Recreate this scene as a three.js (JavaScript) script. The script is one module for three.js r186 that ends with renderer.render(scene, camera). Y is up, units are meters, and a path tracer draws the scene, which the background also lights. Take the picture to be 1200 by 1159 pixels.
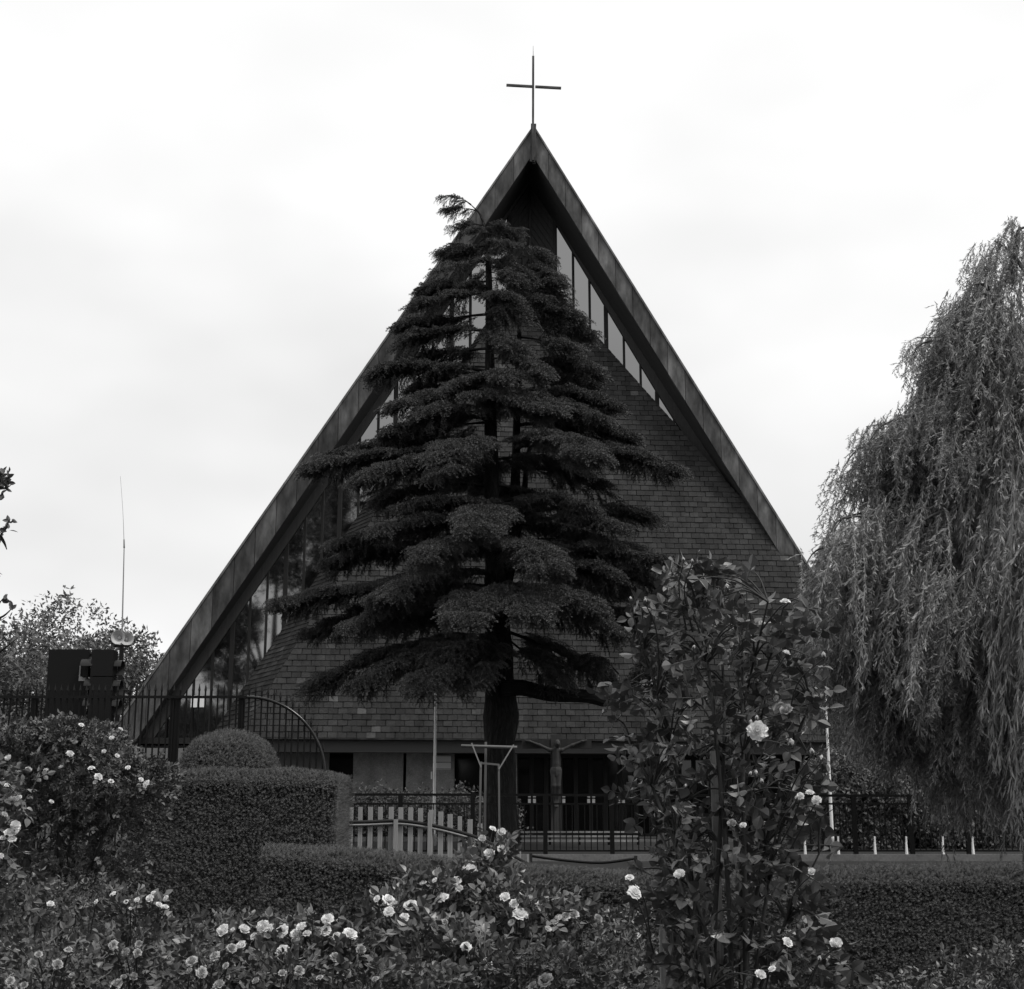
import * as THREE from 'three';
import { mergeGeometries } from 'three/addons/utils/BufferGeometryUtils.js';
import { ConvexGeometry } from 'three/addons/geometries/ConvexGeometry.js';
import { MarchingCubes } from 'three/addons/objects/MarchingCubes.js';
import { ImprovedNoise } from 'three/addons/math/ImprovedNoise.js';

// ---------------------------------------------------------------- camera, sky, sun, exposure
const W = 1200, H = 1159, F = 1700, CAM_Y = 1.6, HORIZON = 985;
const PITCH = Math.atan((HORIZON - H / 2) / F);
const scene = new THREE.Scene();
const camera = new THREE.PerspectiveCamera(2 * Math.atan(H / 2 / F) * 180 / Math.PI, W / H, 0.1, 3000);
camera.position.set(0, CAM_Y, 0);
camera.rotation.x = PITCH;

const noise = new ImprovedNoise();
function fbm(x, y, z, n = 4) { let a = 1, f = 1, s = 0, t = 0; for (let i = 0; i < n; i++) { s += a * noise.noise(x * f, y * f, z * f); t += a; a *= 0.5; f *= 2.03; } return s / t; }
function smooth(a, b, x) { const t = Math.min(1, Math.max(0, (x - a) / (b - a))); return t * t * (3 - 2 * t); }

{ // overcast sky: pale cloud sheet, a little denser low down, breaking brighter near the horizon
  const w = 1024, h = 512, data = new Float32Array(w * h * 4);
  for (let j = 0; j < h; j++) for (let i = 0; i < w; i++) {
    const el = ((j + 0.5) / h - 0.5) * Math.PI, ph = ((i + 0.5) / w - 0.5) * Math.PI * 2;
    const x = Math.cos(ph) * Math.cos(el), y = Math.sin(el), z = Math.sin(ph) * Math.cos(el);
    const deg = el * 180 / Math.PI;
    let v = 0.735 + 0.15 * smooth(13, 26, deg) + 0.12 * (1 - smooth(6, 11, deg));
    const q = 1 / (0.22 + Math.max(0, y));
    const c = fbm(x * q * 1.3 + 3.1, z * q * 1.3 + 7.7, y * 2, 5);
    const c2 = fbm(x * 5 + 11, y * 11, z * 5 + 4, 5);
    v += (0.15 * c + 0.15 * c2) * (1 - 0.55 * smooth(20, 40, deg));
    if (deg < 0) v = 0.35;
    v = Math.max(0.2, v) * 0.8;
    const o = (j * w + i) * 4; data[o] = v; data[o + 1] = v; data[o + 2] = v * 1.0; data[o + 3] = 1;
  }
  const t = new THREE.DataTexture(data, w, h, THREE.RGBAFormat, THREE.FloatType);
  t.mapping = THREE.EquirectangularReflectionMapping; t.magFilter = THREE.LinearFilter; t.minFilter = THREE.LinearFilter; t.needsUpdate = true;
  scene.background = t; scene.environment = t;
}
const sun = new THREE.DirectionalLight(0xfffdfa, 1.5);
sun.position.set(26, 54, -10); sun.target.position.set(0, 2, -28);
sun.castShadow = true; sun.shadow.radius = 26; sun.shadow.mapSize.set(2048, 2048);
Object.assign(sun.shadow.camera, { left: -45, right: 45, top: 45, bottom: -45, near: 1, far: 160 });
scene.add(sun, sun.target);

const renderer = new THREE.WebGLRenderer({ antialias: true });
renderer.setSize(1024, 989);
renderer.toneMapping = THREE.LinearToneMapping; renderer.toneMappingExposure = 1.4;
renderer.shadowMap.enabled = true;

// ---------------------------------------------------------------- helpers
const V3 = (x, y, z) => new THREE.Vector3(x, y, z);
let seed = 12345;
function setSeed(s) { seed = s >>> 0; }
function rnd() { seed = (seed + 0x6D2B79F5) >>> 0; let t = seed; t = Math.imul(t ^ (t >>> 15), t | 1); t ^= t + Math.imul(t ^ (t >>> 7), t | 61); return ((t ^ (t >>> 14)) >>> 0) / 4294967296; }
const rr = (a, b) => a + (b - a) * rnd();
const pick = a => a[Math.floor(rnd() * a.length)];
const lerp = (a, b, t) => a + (b - a) * t;

function ray(px, py) {
  const x = (px - W / 2) / F, y = (H / 2 - py) / F, c = Math.cos(PITCH), s = Math.sin(PITCH);
  return V3(x, y * c + s, -c + y * s);
}
function at(px, py, d) { const r = ray(px, py), k = d / -r.z; return V3(r.x * k, CAM_Y + r.y * k, -d); }   // the point of a pixel's ray at distance d down the garden
function frame(o, ang) { const s = Math.sin(ang), c = Math.cos(ang); return { o: o.clone(), u: V3(c, 0, -s), v: V3(0, 1, 0), n: V3(s, 0, c) }; }
function onFrame(fr, px, py) { const r = ray(px, py), e = V3(0, CAM_Y, 0); const k = fr.o.clone().sub(e).dot(fr.n) / r.dot(fr.n); return e.add(r.multiplyScalar(k)); }
function uv(fr, px, py) { const p = onFrame(fr, px, py).sub(fr.o); return [p.dot(fr.u), p.dot(fr.v)]; }
function P(fr, a, b, c = 0) { return fr.o.clone().addScaledVector(fr.u, a).addScaledVector(fr.v, b).addScaledVector(fr.n, c); }

const taken = {};
function numbered(n) { const k = taken[n] || 0; taken[n] = k + 1; return k ? `${n}_${String(k).padStart(3, '0')}` : n; }
function thing(name, label, category, pos = V3(0, 0, 0), group) {
  const o = new THREE.Group(); o.name = numbered(name); o.position.copy(pos); o.userData = { label, category };
  if (group) o.userData.group = group;
  scene.add(o); return o;
}
function shade(m) { m.castShadow = true; m.receiveShadow = true; return m; }
// geometries are given in world metres; part() puts them under the thing at its base
function part(name, geo, mat, parent, opts = {}) {
  const g = Array.isArray(geo) ? (geo.length > 1 ? mergeGeometries(geo) : geo[0]) : geo;
  const m = shade(new THREE.Mesh(g, mat)); m.name = name;
  if (opts.world !== false) { const o = rootOffset(parent); m.position.copy(o).negate(); }
  if (opts.label) m.userData.label = opts.label;
  if (opts.kind) m.userData.kind = opts.kind;
  parent.add(m); return m;
}
function rootOffset(p) { const o = V3(0, 0, 0); while (p && p !== scene) { o.add(p.position); p = p.parent; } return o; }
function struct(name, geo, mat) { const m = shade(new THREE.Mesh(Array.isArray(geo) ? mergeGeometries(geo) : geo, mat)); m.name = numbered(name); m.userData = { kind: 'structure' }; scene.add(m); return m; }

// flat-shaded soup with uv in metres (box projection)
function soup(tris, col) {
  const n = tris.length / 3, pos = new Float32Array(n * 9), nor = new Float32Array(n * 9), uvs = new Float32Array(n * 6);
  const c = col ? new Float32Array(n * 9) : null, ab = V3(), ac = V3(), nn = V3();
  for (let i = 0; i < n; i++) {
    const a = tris[i * 3], b = tris[i * 3 + 1], d = tris[i * 3 + 2];
    nn.crossVectors(ab.subVectors(b, a), ac.subVectors(d, a)).normalize();
    const ax = Math.abs(nn.x), ay = Math.abs(nn.y), az = Math.abs(nn.z);
    [a, b, d].forEach((p, k) => {
      pos.set([p.x, p.y, p.z], i * 9 + k * 3); nor.set([nn.x, nn.y, nn.z], i * 9 + k * 3);
      uvs.set(ay > ax && ay > az ? [p.x, p.z] : ax > az ? [p.z, p.y] : [p.x, p.y], i * 6 + k * 2);
      if (c) c.set(col, i * 9 + k * 3);
    });
  }
  const g = new THREE.BufferGeometry();
  g.setAttribute('position', new THREE.BufferAttribute(pos, 3)); g.setAttribute('normal', new THREE.BufferAttribute(nor, 3)); g.setAttribute('uv', new THREE.BufferAttribute(uvs, 2));
  if (c) g.setAttribute('color', new THREE.BufferAttribute(c, 3));
  return g;
}
// a convex or simple polygon in a frame, given thickness; zf may depend on (a, b)
function prism(fr, pts, zf, zb, col) {
  const f = typeof zf === 'function' ? zf : () => zf, tris = [];
  let area = 0; for (let i = 0; i < pts.length; i++) { const p = pts[i], q = pts[(i + 1) % pts.length]; area += p[0] * q[1] - q[0] * p[1]; }
  if (area < 0) pts = pts.slice().reverse();
  const fp = pts.map(p => P(fr, p[0], p[1], f(p[0], p[1]))), bp = pts.map(p => P(fr, p[0], p[1], zb));
  const faces = THREE.ShapeUtils.triangulateShape(pts.map(p => new THREE.Vector2(p[0], p[1])), []);
  for (const [a, b, c] of faces) { tris.push(fp[a], fp[b], fp[c]); tris.push(bp[a], bp[c], bp[b]); }
  for (let i = 0; i < pts.length; i++) { const j = (i + 1) % pts.length; tris.push(fp[i], bp[i], bp[j], fp[i], bp[j], fp[j]); }
  return soup(tris, col);
}
function clip(pts, a, b, c) { // keep a*x + b*y + c >= 0
  const out = [];
  for (let i = 0; i < pts.length; i++) {
    const p = pts[i], q = pts[(i + 1) % pts.length], dp = a * p[0] + b * p[1] + c, dq = a * q[0] + b * q[1] + c;
    if (dp >= 0) out.push(p);
    if ((dp >= 0) !== (dq >= 0)) { const t = dp / (dp - dq); out.push([lerp(p[0], q[0], t), lerp(p[1], q[1], t)]); }
  }
  return out;
}
function clipConvex(pts, poly) { // poly counter-clockwise
  for (let i = 0; i < poly.length && pts.length; i++) {
    const p = poly[i], q = poly[(i + 1) % poly.length], nx = -(q[1] - p[1]), ny = q[0] - p[0];
    pts = clip(pts, nx, ny, -(nx * p[0] + ny * p[1]));
  }
  return pts;
}
function areaOf(p) { let a = 0; for (let i = 0; i < p.length; i++) { const q = p[(i + 1) % p.length]; a += p[i][0] * q[1] - q[0] * p[i][1]; } return a / 2; }
function ccw(p) { return areaOf(p) < 0 ? p.slice().reverse() : p; }
function bar(p0, p1, w, d = w, up = V3(0, 0, 1)) { // box between two points
  const y = p1.clone().sub(p0), len = y.length(); y.normalize();
  const x = V3().crossVectors(y, up); if (x.lengthSq() < 1e-6) x.set(1, 0, 0); x.normalize(); const z = V3().crossVectors(x, y);
  const g = new THREE.BoxGeometry(w, len, d).toNonIndexed(); uvMetres(g, w, len, d);
  const m = new THREE.Matrix4().makeBasis(x, y, z).setPosition(p0.clone().add(p1).multiplyScalar(0.5)); g.applyMatrix4(m); return g;
}
function uvMetres(g) { const p = g.attributes.position, n = g.attributes.normal, u = g.attributes.uv; for (let i = 0; i < p.count; i++) { const ax = Math.abs(n.getX(i)), ay = Math.abs(n.getY(i)), az = Math.abs(n.getZ(i)); if (ay > ax && ay > az) u.setXY(i, p.getX(i), p.getZ(i)); else if (ax > az) u.setXY(i, p.getZ(i), p.getY(i)); else u.setXY(i, p.getX(i), p.getY(i)); } return g; }
function box(x0, x1, y0, y1, z0, z1) { const g = new THREE.BoxGeometry(x1 - x0, y1 - y0, z1 - z0).toNonIndexed(); g.translate((x0 + x1) / 2, (y0 + y1) / 2, (z0 + z1) / 2); return uvMetres(g); }
function tube(pts, radii, seg = 7, lump = 0) { // tapered tube through points
  const curve = new THREE.CatmullRomCurve3(pts), n = Math.max(2, (pts.length - 1) * 4), pos = [], idx = [], uvs = [];
  let prev = V3(0, 0, 1), len = 0, last = null;
  for (let i = 0; i <= n; i++) {
    const t = i / n, p = curve.getPoint(t), d = curve.getTangent(t);
    const x = V3().crossVectors(d, prev); if (x.lengthSq() < 1e-5) x.crossVectors(d, V3(1, 0.3, 0)); x.normalize(); const z = V3().crossVectors(x, d).normalize(); prev = z;
    if (last) len += last.distanceTo(p); last = p;
    const f = t * (radii.length - 1), k = Math.min(radii.length - 2, Math.floor(f)), r0 = lerp(radii[k], radii[k + 1], f - k);
    for (let j = 0; j <= seg; j++) {
      const a = (j % seg) / seg * Math.PI * 2, r = r0 * (1 + lump * noise.noise(Math.cos(a) * 1.7, Math.sin(a) * 1.7, len * 1.6));
      const q = p.clone().addScaledVector(x, Math.cos(a) * r).addScaledVector(z, Math.sin(a) * r); pos.push(q.x, q.y, q.z); uvs.push(j / seg * r0 * 6, len);
    }
  }
  const row = seg + 1;
  for (let i = 0; i < n; i++) for (let j = 0; j < seg; j++) { const a = i * row + j, b = a + 1, c = a + row, e = c + 1; idx.push(a, c, b, b, c, e); }
  const cap = (i, flip) => { const c = pos.length / 3; const p = curve.getPoint(i / n); pos.push(p.x, p.y, p.z); uvs.push(0, 0); for (let j = 0; j < seg; j++) { const a = i * row + j; flip ? idx.push(c, a, a + 1) : idx.push(c, a + 1, a); } };
  cap(0, true); cap(n, false);
  const g = new THREE.BufferGeometry(); g.setAttribute('position', new THREE.Float32BufferAttribute(pos, 3)); g.setAttribute('uv', new THREE.Float32BufferAttribute(uvs, 2)); g.setIndex(idx); g.computeVertexNormals();
  return g.toNonIndexed();
}

// ---------------------------------------------------------------- procedural textures and materials
function tex(size, fn, rx, ry, srgb = true) {
  const d = new Uint8Array(size * size * 4);
  for (let j = 0; j < size; j++) for (let i = 0; i < size; i++) { const v = Math.max(0, Math.min(255, Math.round(255 * fn(i / size, j / size)))), o = (j * size + i) * 4; d[o] = d[o + 1] = d[o + 2] = v; d[o + 3] = 255; }
  const t = new THREE.DataTexture(d, size, size); t.wrapS = t.wrapT = THREE.RepeatWrapping; t.magFilter = THREE.LinearFilter; t.minFilter = THREE.LinearMipmapLinearFilter; t.generateMipmaps = true;
  if (srgb) t.colorSpace = THREE.SRGBColorSpace; t.repeat.set(rx, ry); t.needsUpdate = true; return t;
}
function tfbm(u, v, sx, sy, z, n = 4) { // tileable enough: blend across the seam
  const f = (a, b) => fbm(a * sx, b * sy, z, n); const bu = smooth(0.85, 1, u), bv = smooth(0.85, 1, v);
  return lerp(lerp(f(u, v), f(u - 1, v), bu), lerp(f(u, v - 1), f(u - 1, v - 1), bu), bv);
}
const texStone = tex(512, (u, v) => 0.80 + 0.22 * tfbm(u, v, 5, 5, 1.5, 5) + 0.16 * tfbm(u, v, 40, 40, 4.2, 3), 0.7, 0.7);
const texStain = tex(512, (u, v) => 0.74 + 0.55 * tfbm(u, v, 7, 2.2, 8.1, 5) + 0.16 * tfbm(u, v, 34, 12, 3.3, 3) + 0.14 * Math.max(0, tfbm(u, v, 26, 2, 6.6, 3)), 0.45, 0.45);
const texWood = tex(512, (u, v) => 0.78 + 0.20 * tfbm(u, v, 40, 2.5, 2.5, 4) + 0.12 * tfbm(u, v, 90, 6, 9.5, 2), 2.2, 0.8);
const texBark = tex(512, (u, v) => { const r = Math.abs(tfbm(u, v, 14, 4, 5.5, 4)); return 0.35 + 1.3 * r; }, 1.1, 0.6, false);
const texBarkC = tex(512, (u, v) => { const r = Math.abs(tfbm(u, v, 14, 4, 5.5, 4)); return 0.62 + 0.7 * r + 0.12 * tfbm(u, v, 30, 30, 1, 2); }, 1.1, 0.6);
const texGrain = tex(256, (u, v) => 0.5 + 0.6 * tfbm(u, v, 24, 24, 7.5, 3), 3, 3, false);

function mat(lin, rough = 0.8, opts = {}) { const c = new THREE.Color().setRGB(lin, lin, lin); return new THREE.MeshPhysicalMaterial({ color: c, roughness: rough, side: THREE.DoubleSide, specularIntensity: 0.3, ...opts }); }
const M = {
  tile: mat(1, 0.8, { vertexColors: true, map: texStone, bumpMap: texGrain, bumpScale: 0.004 }),
  tileBed: mat(0.06, 0.9),
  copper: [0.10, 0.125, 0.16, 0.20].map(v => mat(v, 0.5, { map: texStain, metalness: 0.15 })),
  trim: mat(0.06, 0.5, { map: texStain }),
  soffit: mat(0.10, 0.75, { map: texWood }),
  board: mat(0.11, 0.7, { map: texWood }),
  mullion: mat(0.025, 0.5),
  glass: new THREE.MeshPhysicalMaterial({ color: new THREE.Color().setRGB(0.27, 0.27, 0.27), metalness: 1, roughness: 0.025, side: THREE.DoubleSide }),
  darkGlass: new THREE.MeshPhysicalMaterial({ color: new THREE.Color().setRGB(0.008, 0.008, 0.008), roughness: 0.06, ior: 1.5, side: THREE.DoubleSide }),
  roofTop: mat(0.26, 0.6, { map: texStain }),
  concrete: mat(0.45, 0.85, { map: texStone, bumpMap: texGrain, bumpScale: 0.004 }),
  plinth: mat(0.2, 0.85, { map: texStone }),
  sign: mat(0.75, 0.6), black: mat(0.009, 0.5), ironBlack: mat(0.008, 0.45), satin: mat(0.3, 0.35, { metalness: 0.6 }),
  white: mat(0.85, 0.5), offwhite: mat(0.55, 0.6, { map: texStone }), wood: mat(0.52, 0.85, { map: texWood, bumpMap: texWood, bumpScale: 0.003 }), stakeWood: mat(0.24, 0.85, { map: texWood }), paleWood: mat(0.4, 0.8, { map: texWood }),
  darkWood: mat(0.05, 0.8, { map: texWood }), bark: mat(0.05, 0.95, { map: texBarkC, bumpMap: texBark, bumpScale: 0.05 }), paleBark: mat(0.17, 0.9, { map: texBarkC, bumpMap: texBark, bumpScale: 0.02 }),
  cane: mat(0.07, 0.7), crossSteel: mat(0.10, 0.45, { map: texStain, metalness: 0.3 }), bronze: mat(0.09, 0.5, { map: texStone }),
  earth: mat(0.05, 0.95, { map: texStone }), asphalt: mat(0.05, 0.9, { map: texStone }), paving: mat(0.14, 0.85, { map: texStone }), kerb: mat(0.30, 0.85, { map: texStone }),
};
const leafMat = (v, rough = 0.6, trans = 0.25, extra = {}) => new THREE.MeshPhysicalMaterial({ color: new THREE.Color().setRGB(v, v, v), roughness: rough, side: THREE.DoubleSide, transmission: trans, thickness: 0, specularIntensity: 0.9, ...extra });
const L = {
  cedar: mat(0.085, 0.6, { specularIntensity: 0.5 }), willow: leafMat(0.28, 0.5, 0.45), yew: mat(0.10, 0.6, { specularIntensity: 0.4 }), rose: leafMat(0.13, 0.36, 0.2), roseNear: leafMat(0.13, 0.4, 0.2), shrub: leafMat(0.12, 0.5, 0.2), far: leafMat(0.12, 0.6, 0.35),
  petal: leafMat(0.92, 0.6, 0.25), petalBud: leafMat(0.5, 0.6, 0.2), petalGrey: leafMat(0.55, 0.6, 0.25), sepal: leafMat(0.09, 0.6, 0.2), bed: leafMat(0.12, 0.4, 0.2),
};
const groundY = d => { const t = [[-2000, 0], [13, 0], [16.5, 0.85], [20, 1.12], [25.5, 1.25], [33, 1.6], [3000, 1.6]]; for (let i = 0; i < t.length - 1; i++) if (d <= t[i + 1][0]) return lerp(t[i][1], t[i + 1][1], (d - t[i][0]) / (t[i + 1][0] - t[i][0])); return 1.6; };

// ---------------------------------------------------------------- ground
function sheet(ds, x0, x1, lift) { const tr = []; for (let i = 0; i < ds.length - 1; i++) { const a = V3(x0, groundY(ds[i]) + lift, -ds[i]), b = V3(x1, groundY(ds[i]) + lift, -ds[i]), c = V3(x1, groundY(ds[i + 1]) + lift, -ds[i + 1]), e = V3(x0, groundY(ds[i + 1]) + lift, -ds[i + 1]); tr.push(a, b, c, a, c, e); } return soup(tr); }
struct('ground', sheet([-1000, -50, 0, 13, 16.5, 20, 25.5, 33, 60, 1500], -1200, 1200, 0), M.earth);
struct('road', sheet([26.3, 30, 32.4], -300, 300, 0.004), M.asphalt);
struct('forecourt_paving', sheet([32.8, 33, 60], -60, 60, 0.004), M.paving);
struct('kerb', [box(-300, 300, 1.15, 1.37, -26.1, -25.6), box(-300, 300, 1.45, 1.68, -32.8, -32.5)], M.kerb);

// ---------------------------------------------------------------- church
const church = thing('church', 'steep tent shaped church with tiled front wall and copper edged gable', 'church', V3(0.5, 1.6, -41));
const rad = Math.PI / 180;
const FF = frame(V3(at(621, 985, 40).x, 0, -40), 3 * rad);      // plane of the gable edge
const G0 = V3(at(621, 985, 41.85).x, 0, -41.85), GL = frame(G0, 10 * rad), GR = frame(G0, -8 * rad);  // the two planes of the glazing, folded on the centre line
const line = (fr, x0, y0, x1, y1) => { const a = uv(fr, x0, y0), b = uv(fr, x1, y1); return { a, b, atY: y => [a[0] + (b[0] - a[0]) * (y - a[1]) / (b[1] - a[1]), y] }; };
{
  const apexO = uv(FF, 625, 152), apexI = uv(FF, 623.6, 183);
  const lo = line(FF, 625, 152, 171, 804), li = line(FF, 623.6, 183, 159, 869), ro = line(FF, 625, 152, 962, 692), ri = line(FF, 623.6, 183, 879.5, 595);
  const yb = 1.6;
  // fascia panels between seams
  const seamL = [], seamR = [];
  for (let x = 625 - 23; x > 60; x -= 22.5) seamL.push(x);
  for (let x = 625 + 19; x < 1110; x += 19.6) seamR.push(x);
  setSeed(5);
  for (const [outer, inner, seams, s] of [[lo, li, seamL, -1], [ro, ri, seamR, 1]]) {
    let poly = ccw([apexO, outer.atY(yb), inner.atY(yb), apexI]);
    let a0 = apexO[0];
    const us = seams.map(x => uv(FF, x, 400)[0]);
    for (const u1 of us) {
      let q = clip(clip(poly, s, 0, -s * (a0 + s * 0.006)), -s, 0, s * (u1 - s * 0.006)); const lift = 0.10 + rr(-0.006, 0.006);
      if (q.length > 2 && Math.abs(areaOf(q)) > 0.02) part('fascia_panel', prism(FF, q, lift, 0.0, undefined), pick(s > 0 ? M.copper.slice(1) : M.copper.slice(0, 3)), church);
      a0 = u1;
    }
  }
  part('fascia_cap', bar(P(FF, apexI[0], apexI[1] - 0.25, 0.13), P(FF, apexO[0], apexO[1] + 0.12, 0.13), 0.16, 0.06), M.copper[1], church);
  part('apex_lamp', [bar(P(FF, apexI[0] + .05, apexI[1] - 0.3, 0.06), P(FF, apexI[0] + .05, apexI[1] + 0.02, 0.06), 0.1, 0.1), bar(P(FF, apexI[0] - .02, apexI[1] - 0.16, 0.1), P(FF, apexI[0] + .12, apexI[1] - 0.16, 0.1), 0.12, 0.14)], M.trim, church);
  // roof slabs running back, with the soffit as their underside
  for (const [outer, inner, nm] of [[lo, li, 'roof'], [ro, ri, 'roof']]) {
    const q = ccw([[apexO[0], apexO[1] - 0.02], outer.atY(yb), inner.atY(yb), apexI]);
    const roof = part(nm, prism(FF, q, -0.01, -26), M.soffit, church);
    const o1 = outer.atY(yb);
    const dx = o1[0] - apexO[0], dy = o1[1] - apexO[1], l = Math.hypot(dx, dy), nx = -dy / l * Math.sign(-dy * dx || 1), s = Math.sign(dx);
    const off = [Math.abs(dy / l) * s * 0.06, Math.abs(dx / l) * 0.06];
    part('roof_covering', prism(FF, ccw([[apexO[0], apexO[1] + 0.01], o1, [o1[0] + off[0], o1[1] + off[1]], [apexO[0], apexO[1] + 0.10]]), 0.14, -26), M.roofTop, roof);
  }
  // back gable
  part('rear_wall', prism(FF, ccw([apexI, li.atY(yb), ri.atY(yb)]), -25.4, -25.8), M.concrete, church);

  // beams behind the soffit, framing the glass
  const gl = [[622, 214], [424.5, 510], [292, 703], [180, 866]].map(p => uv(GL, ...p)), gr = [[622, 214], [653, 266], [769, 459], [820, 540], [905, 672]].map(p => uv(GR, ...p));
  const sl = [[622, 176], [405, 497], [150, 872]].map(p => uv(GL, ...p)), sr = [[622, 176], [880, 585], [960, 715]].map(p => uv(GR, ...p));
  part('gable_beam', prism(GL, ccw([...gl, ...sl.slice().reverse()]), 0.12, -0.3), M.soffit, church);
  part('gable_beam', prism(GR, ccw([...gr, ...sr.slice().reverse()]), 0.12, -0.3), M.soffit, church);
  // glazing, pane by pane
  const A = [621, 308];
  const tl = [uv(GL, ...A), uv(GL, 280.5, 810), uv(GL, 243, 866)], tr = [uv(GR, ...A), uv(GR, 814, 524), uv(GR, 905, 624)];
  const cut = (poly, x0, x1) => clip(clip(poly, 1, 0, -x0), -1, 0, x1);
  const leftPoly = [gl[0], gl[1], gl[2], gl[3], tl[2], tl[1], tl[0]], rightPoly = [gr[0], gr[1], gr[2], gr[3], gr[4], tr[2], tr[1], tr[0]];
  const ml = [205, 227, 249.4, 272.7, 293.4, 314, 336, 358, 379, 399.6, 422, 444, 464.6, 486.6, 508, 530, 552, 574, 597], mr = [650, 671.4, 690.7, 710, 731, 750.6, 770, 790, 813, 834];
  const um = [[ml, leftPoly, gl, tl, 'L'], [mr, rightPoly, gr, tr, 'R']];
  const yOn = (pl, x) => { for (let i = 0; i < pl.length - 1; i++) { const a = pl[i], b = pl[i + 1]; if ((x - a[0]) * (x - b[0]) <= 0) return lerp(a[1], b[1], (x - a[0]) / (b[0] - a[0])); } return pl[pl.length - 1][1]; };
  setSeed(9);
  for (const [ms, poly, gline, tline, side] of um) {
    const GG = side === 'L' ? GL : GR;
    const u = ms.map((x, i) => { const yy = side === 'L' ? lerp(840, 260, i / (ms.length - 1)) : lerp(300, 560, i / (ms.length - 1)); return uv(GG, x, yy)[0]; });
    const us = side === 'L' ? [uv(GG, 172, 866)[0], ...u] : [...u, uv(GG, 870, 600)[0]];
    for (let i = 0; i < us.length - 1; i++) {
      // a pane quad between two mullions, from the tile edge up to the beam
      const x0 = us[i], x1 = us[i + 1], low = x => Math.max(Math.min(yOn(tline, x), yOn(gline, x)), 4.05), t0 = yOn(gline, x0), t1 = yOn(gline, x1);
      const l0 = side === 'L' && x0 < tl[2][0] ? tl[2][1] : yOn(tline, x0), l1 = side === 'L' && x1 < tl[2][0] ? tl[2][1] : yOn(tline, x1);
      if (t0 - l0 < 0.02 && t1 - l1 < 0.02) continue;
      const q = [[x0, l0 - 0.1], [x1, l1 - 0.1], [x1, Math.max(l1 - 0.05, t1 + 0.04)], [x0, Math.max(l0 - 0.05, t0 + 0.04)]];
      const pane = part('window_pane', prism(GG, ccw(q), -0.02, -0.06), M.glass, church);
      const ax = rr(-0.004, 0.004); void ax;
    }
    u.forEach((x, i) => {
      const t = yOn(gline, x), l = side === 'L' && x < tl[2][0] ? tl[2][1] : yOn(tline, x); if (t - l < 0.05) return;
      const thick = (side === 'L' ? i % 3 === 0 : i % 3 === 0) ? 0.11 : 0.055;
      part('mullion', bar(P(GG, x, l - 0.12, 0.02), P(GG, x, t + 0.03, 0.02), thick, 0.14), M.mullion, church);
    });
  }
  // boarded panel at the head of the gable, boards parallel to each roof slope
  const mid = uv(GR, 621.5, 300)[0];
  for (const s of [-1, 1]) {
    const GG = s > 0 ? GR : GL;
    const q0 = s > 0 ? [[621.5, 216], [650, 262], [650, 345], [621.5, 312]] : [[621.5, 216], [597, 252], [597, 347], [621.5, 312]];
    const poly = ccw(q0.map(p => uv(GG, ...p))), top = uv(GG, 621.5, 216), sl2 = 1.62;
    part('panel_backing', prism(GG, poly, -0.005, -0.06), M.tileBed, church);
    for (let k = 0; k < 14; k++) {
      const c0 = -k * 0.27 - 0.02, c1 = c0 - 0.235; // band between two lines y = top - sl2*|x - mid| + c
      let q = clip(poly, -s * sl2, -1, top[1] + s * sl2 * mid + c0); q = clip(q, s * sl2, 1, -(top[1] + s * sl2 * mid + c1));
      if (q.length > 2 && Math.abs(areaOf(q)) > 0.004) part('board', prism(GG, q, 0.035, 0.0), M.board, church);
    }
    part('panel_trim', bar(P(GG, uv(GG, s > 0 ? 650.5 : 597, 300)[0] - s * 0.02, uv(GG, 650, 348)[1], 0.05), P(GG, uv(GG, s > 0 ? 650.5 : 597, 300)[0] - s * 0.02, uv(GG, 650, 252)[1], 0.05), 0.07, 0.1), M.trim, church);
  }
  part('centre_post', bar(P(GR, mid, uv(GR, 621, 330)[1], 0.06), P(GR, mid, uv(GR, 621, 205)[1], 0.06), 0.075, 0.12), M.trim, church);

  // the leaning tiled front wall: plane through the head, the right tip and a level eave
  const GG = GR, A3 = onFrame(GR, 621, 308).addScaledVector(GR.n, 0.25), R3 = onFrame(FF, 958, 684).addScaledVector(FF.n, 0.22), ea = 5 * rad, e = V3(Math.cos(ea), 0, -Math.sin(ea));
  const nT = V3().crossVectors(e, A3.clone().sub(R3)).normalize(); if (nT.z < 0) nT.negate();
  const vT = V3().crossVectors(nT, e).normalize(); if (vT.y < 0) vT.negate();
  const TT = { o: A3, u: e, v: vT, n: nT };
  const B1 = uv(TT, 281, 864), eaveV = B1[1];
  const rEnd0 = uv(TT, 1080, 872); const rEnd = [rEnd0[0], eaveV];
  const Tpoly = ccw([[0, 0], B1, rEnd, uv(TT, 958, 684)]);
  // left splayed face: head, hip foot, outer foot on the glazing plane
  const Bw = P(TT, ...B1), Cw = onFrame(GL, 243, 866).addScaledVector(GL.n, 0.2); Cw.y = Bw.y;
  const eL = Bw.clone().sub(Cw).normalize(), nL = V3().crossVectors(eL, A3.clone().sub(Cw)).normalize(); if (nL.z < 0) nL.negate();
  const vL = V3().crossVectors(nL, eL).normalize(); if (vL.y < 0) vL.negate();
  const LL = { o: A3, u: eL, v: vL, n: nL };
  const inL = p => { const q = p.clone().sub(A3); return [q.dot(eL), q.dot(vL)]; };
  const Lpoly = ccw([[0, 0], inL(Cw), inL(Bw)]);
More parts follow.
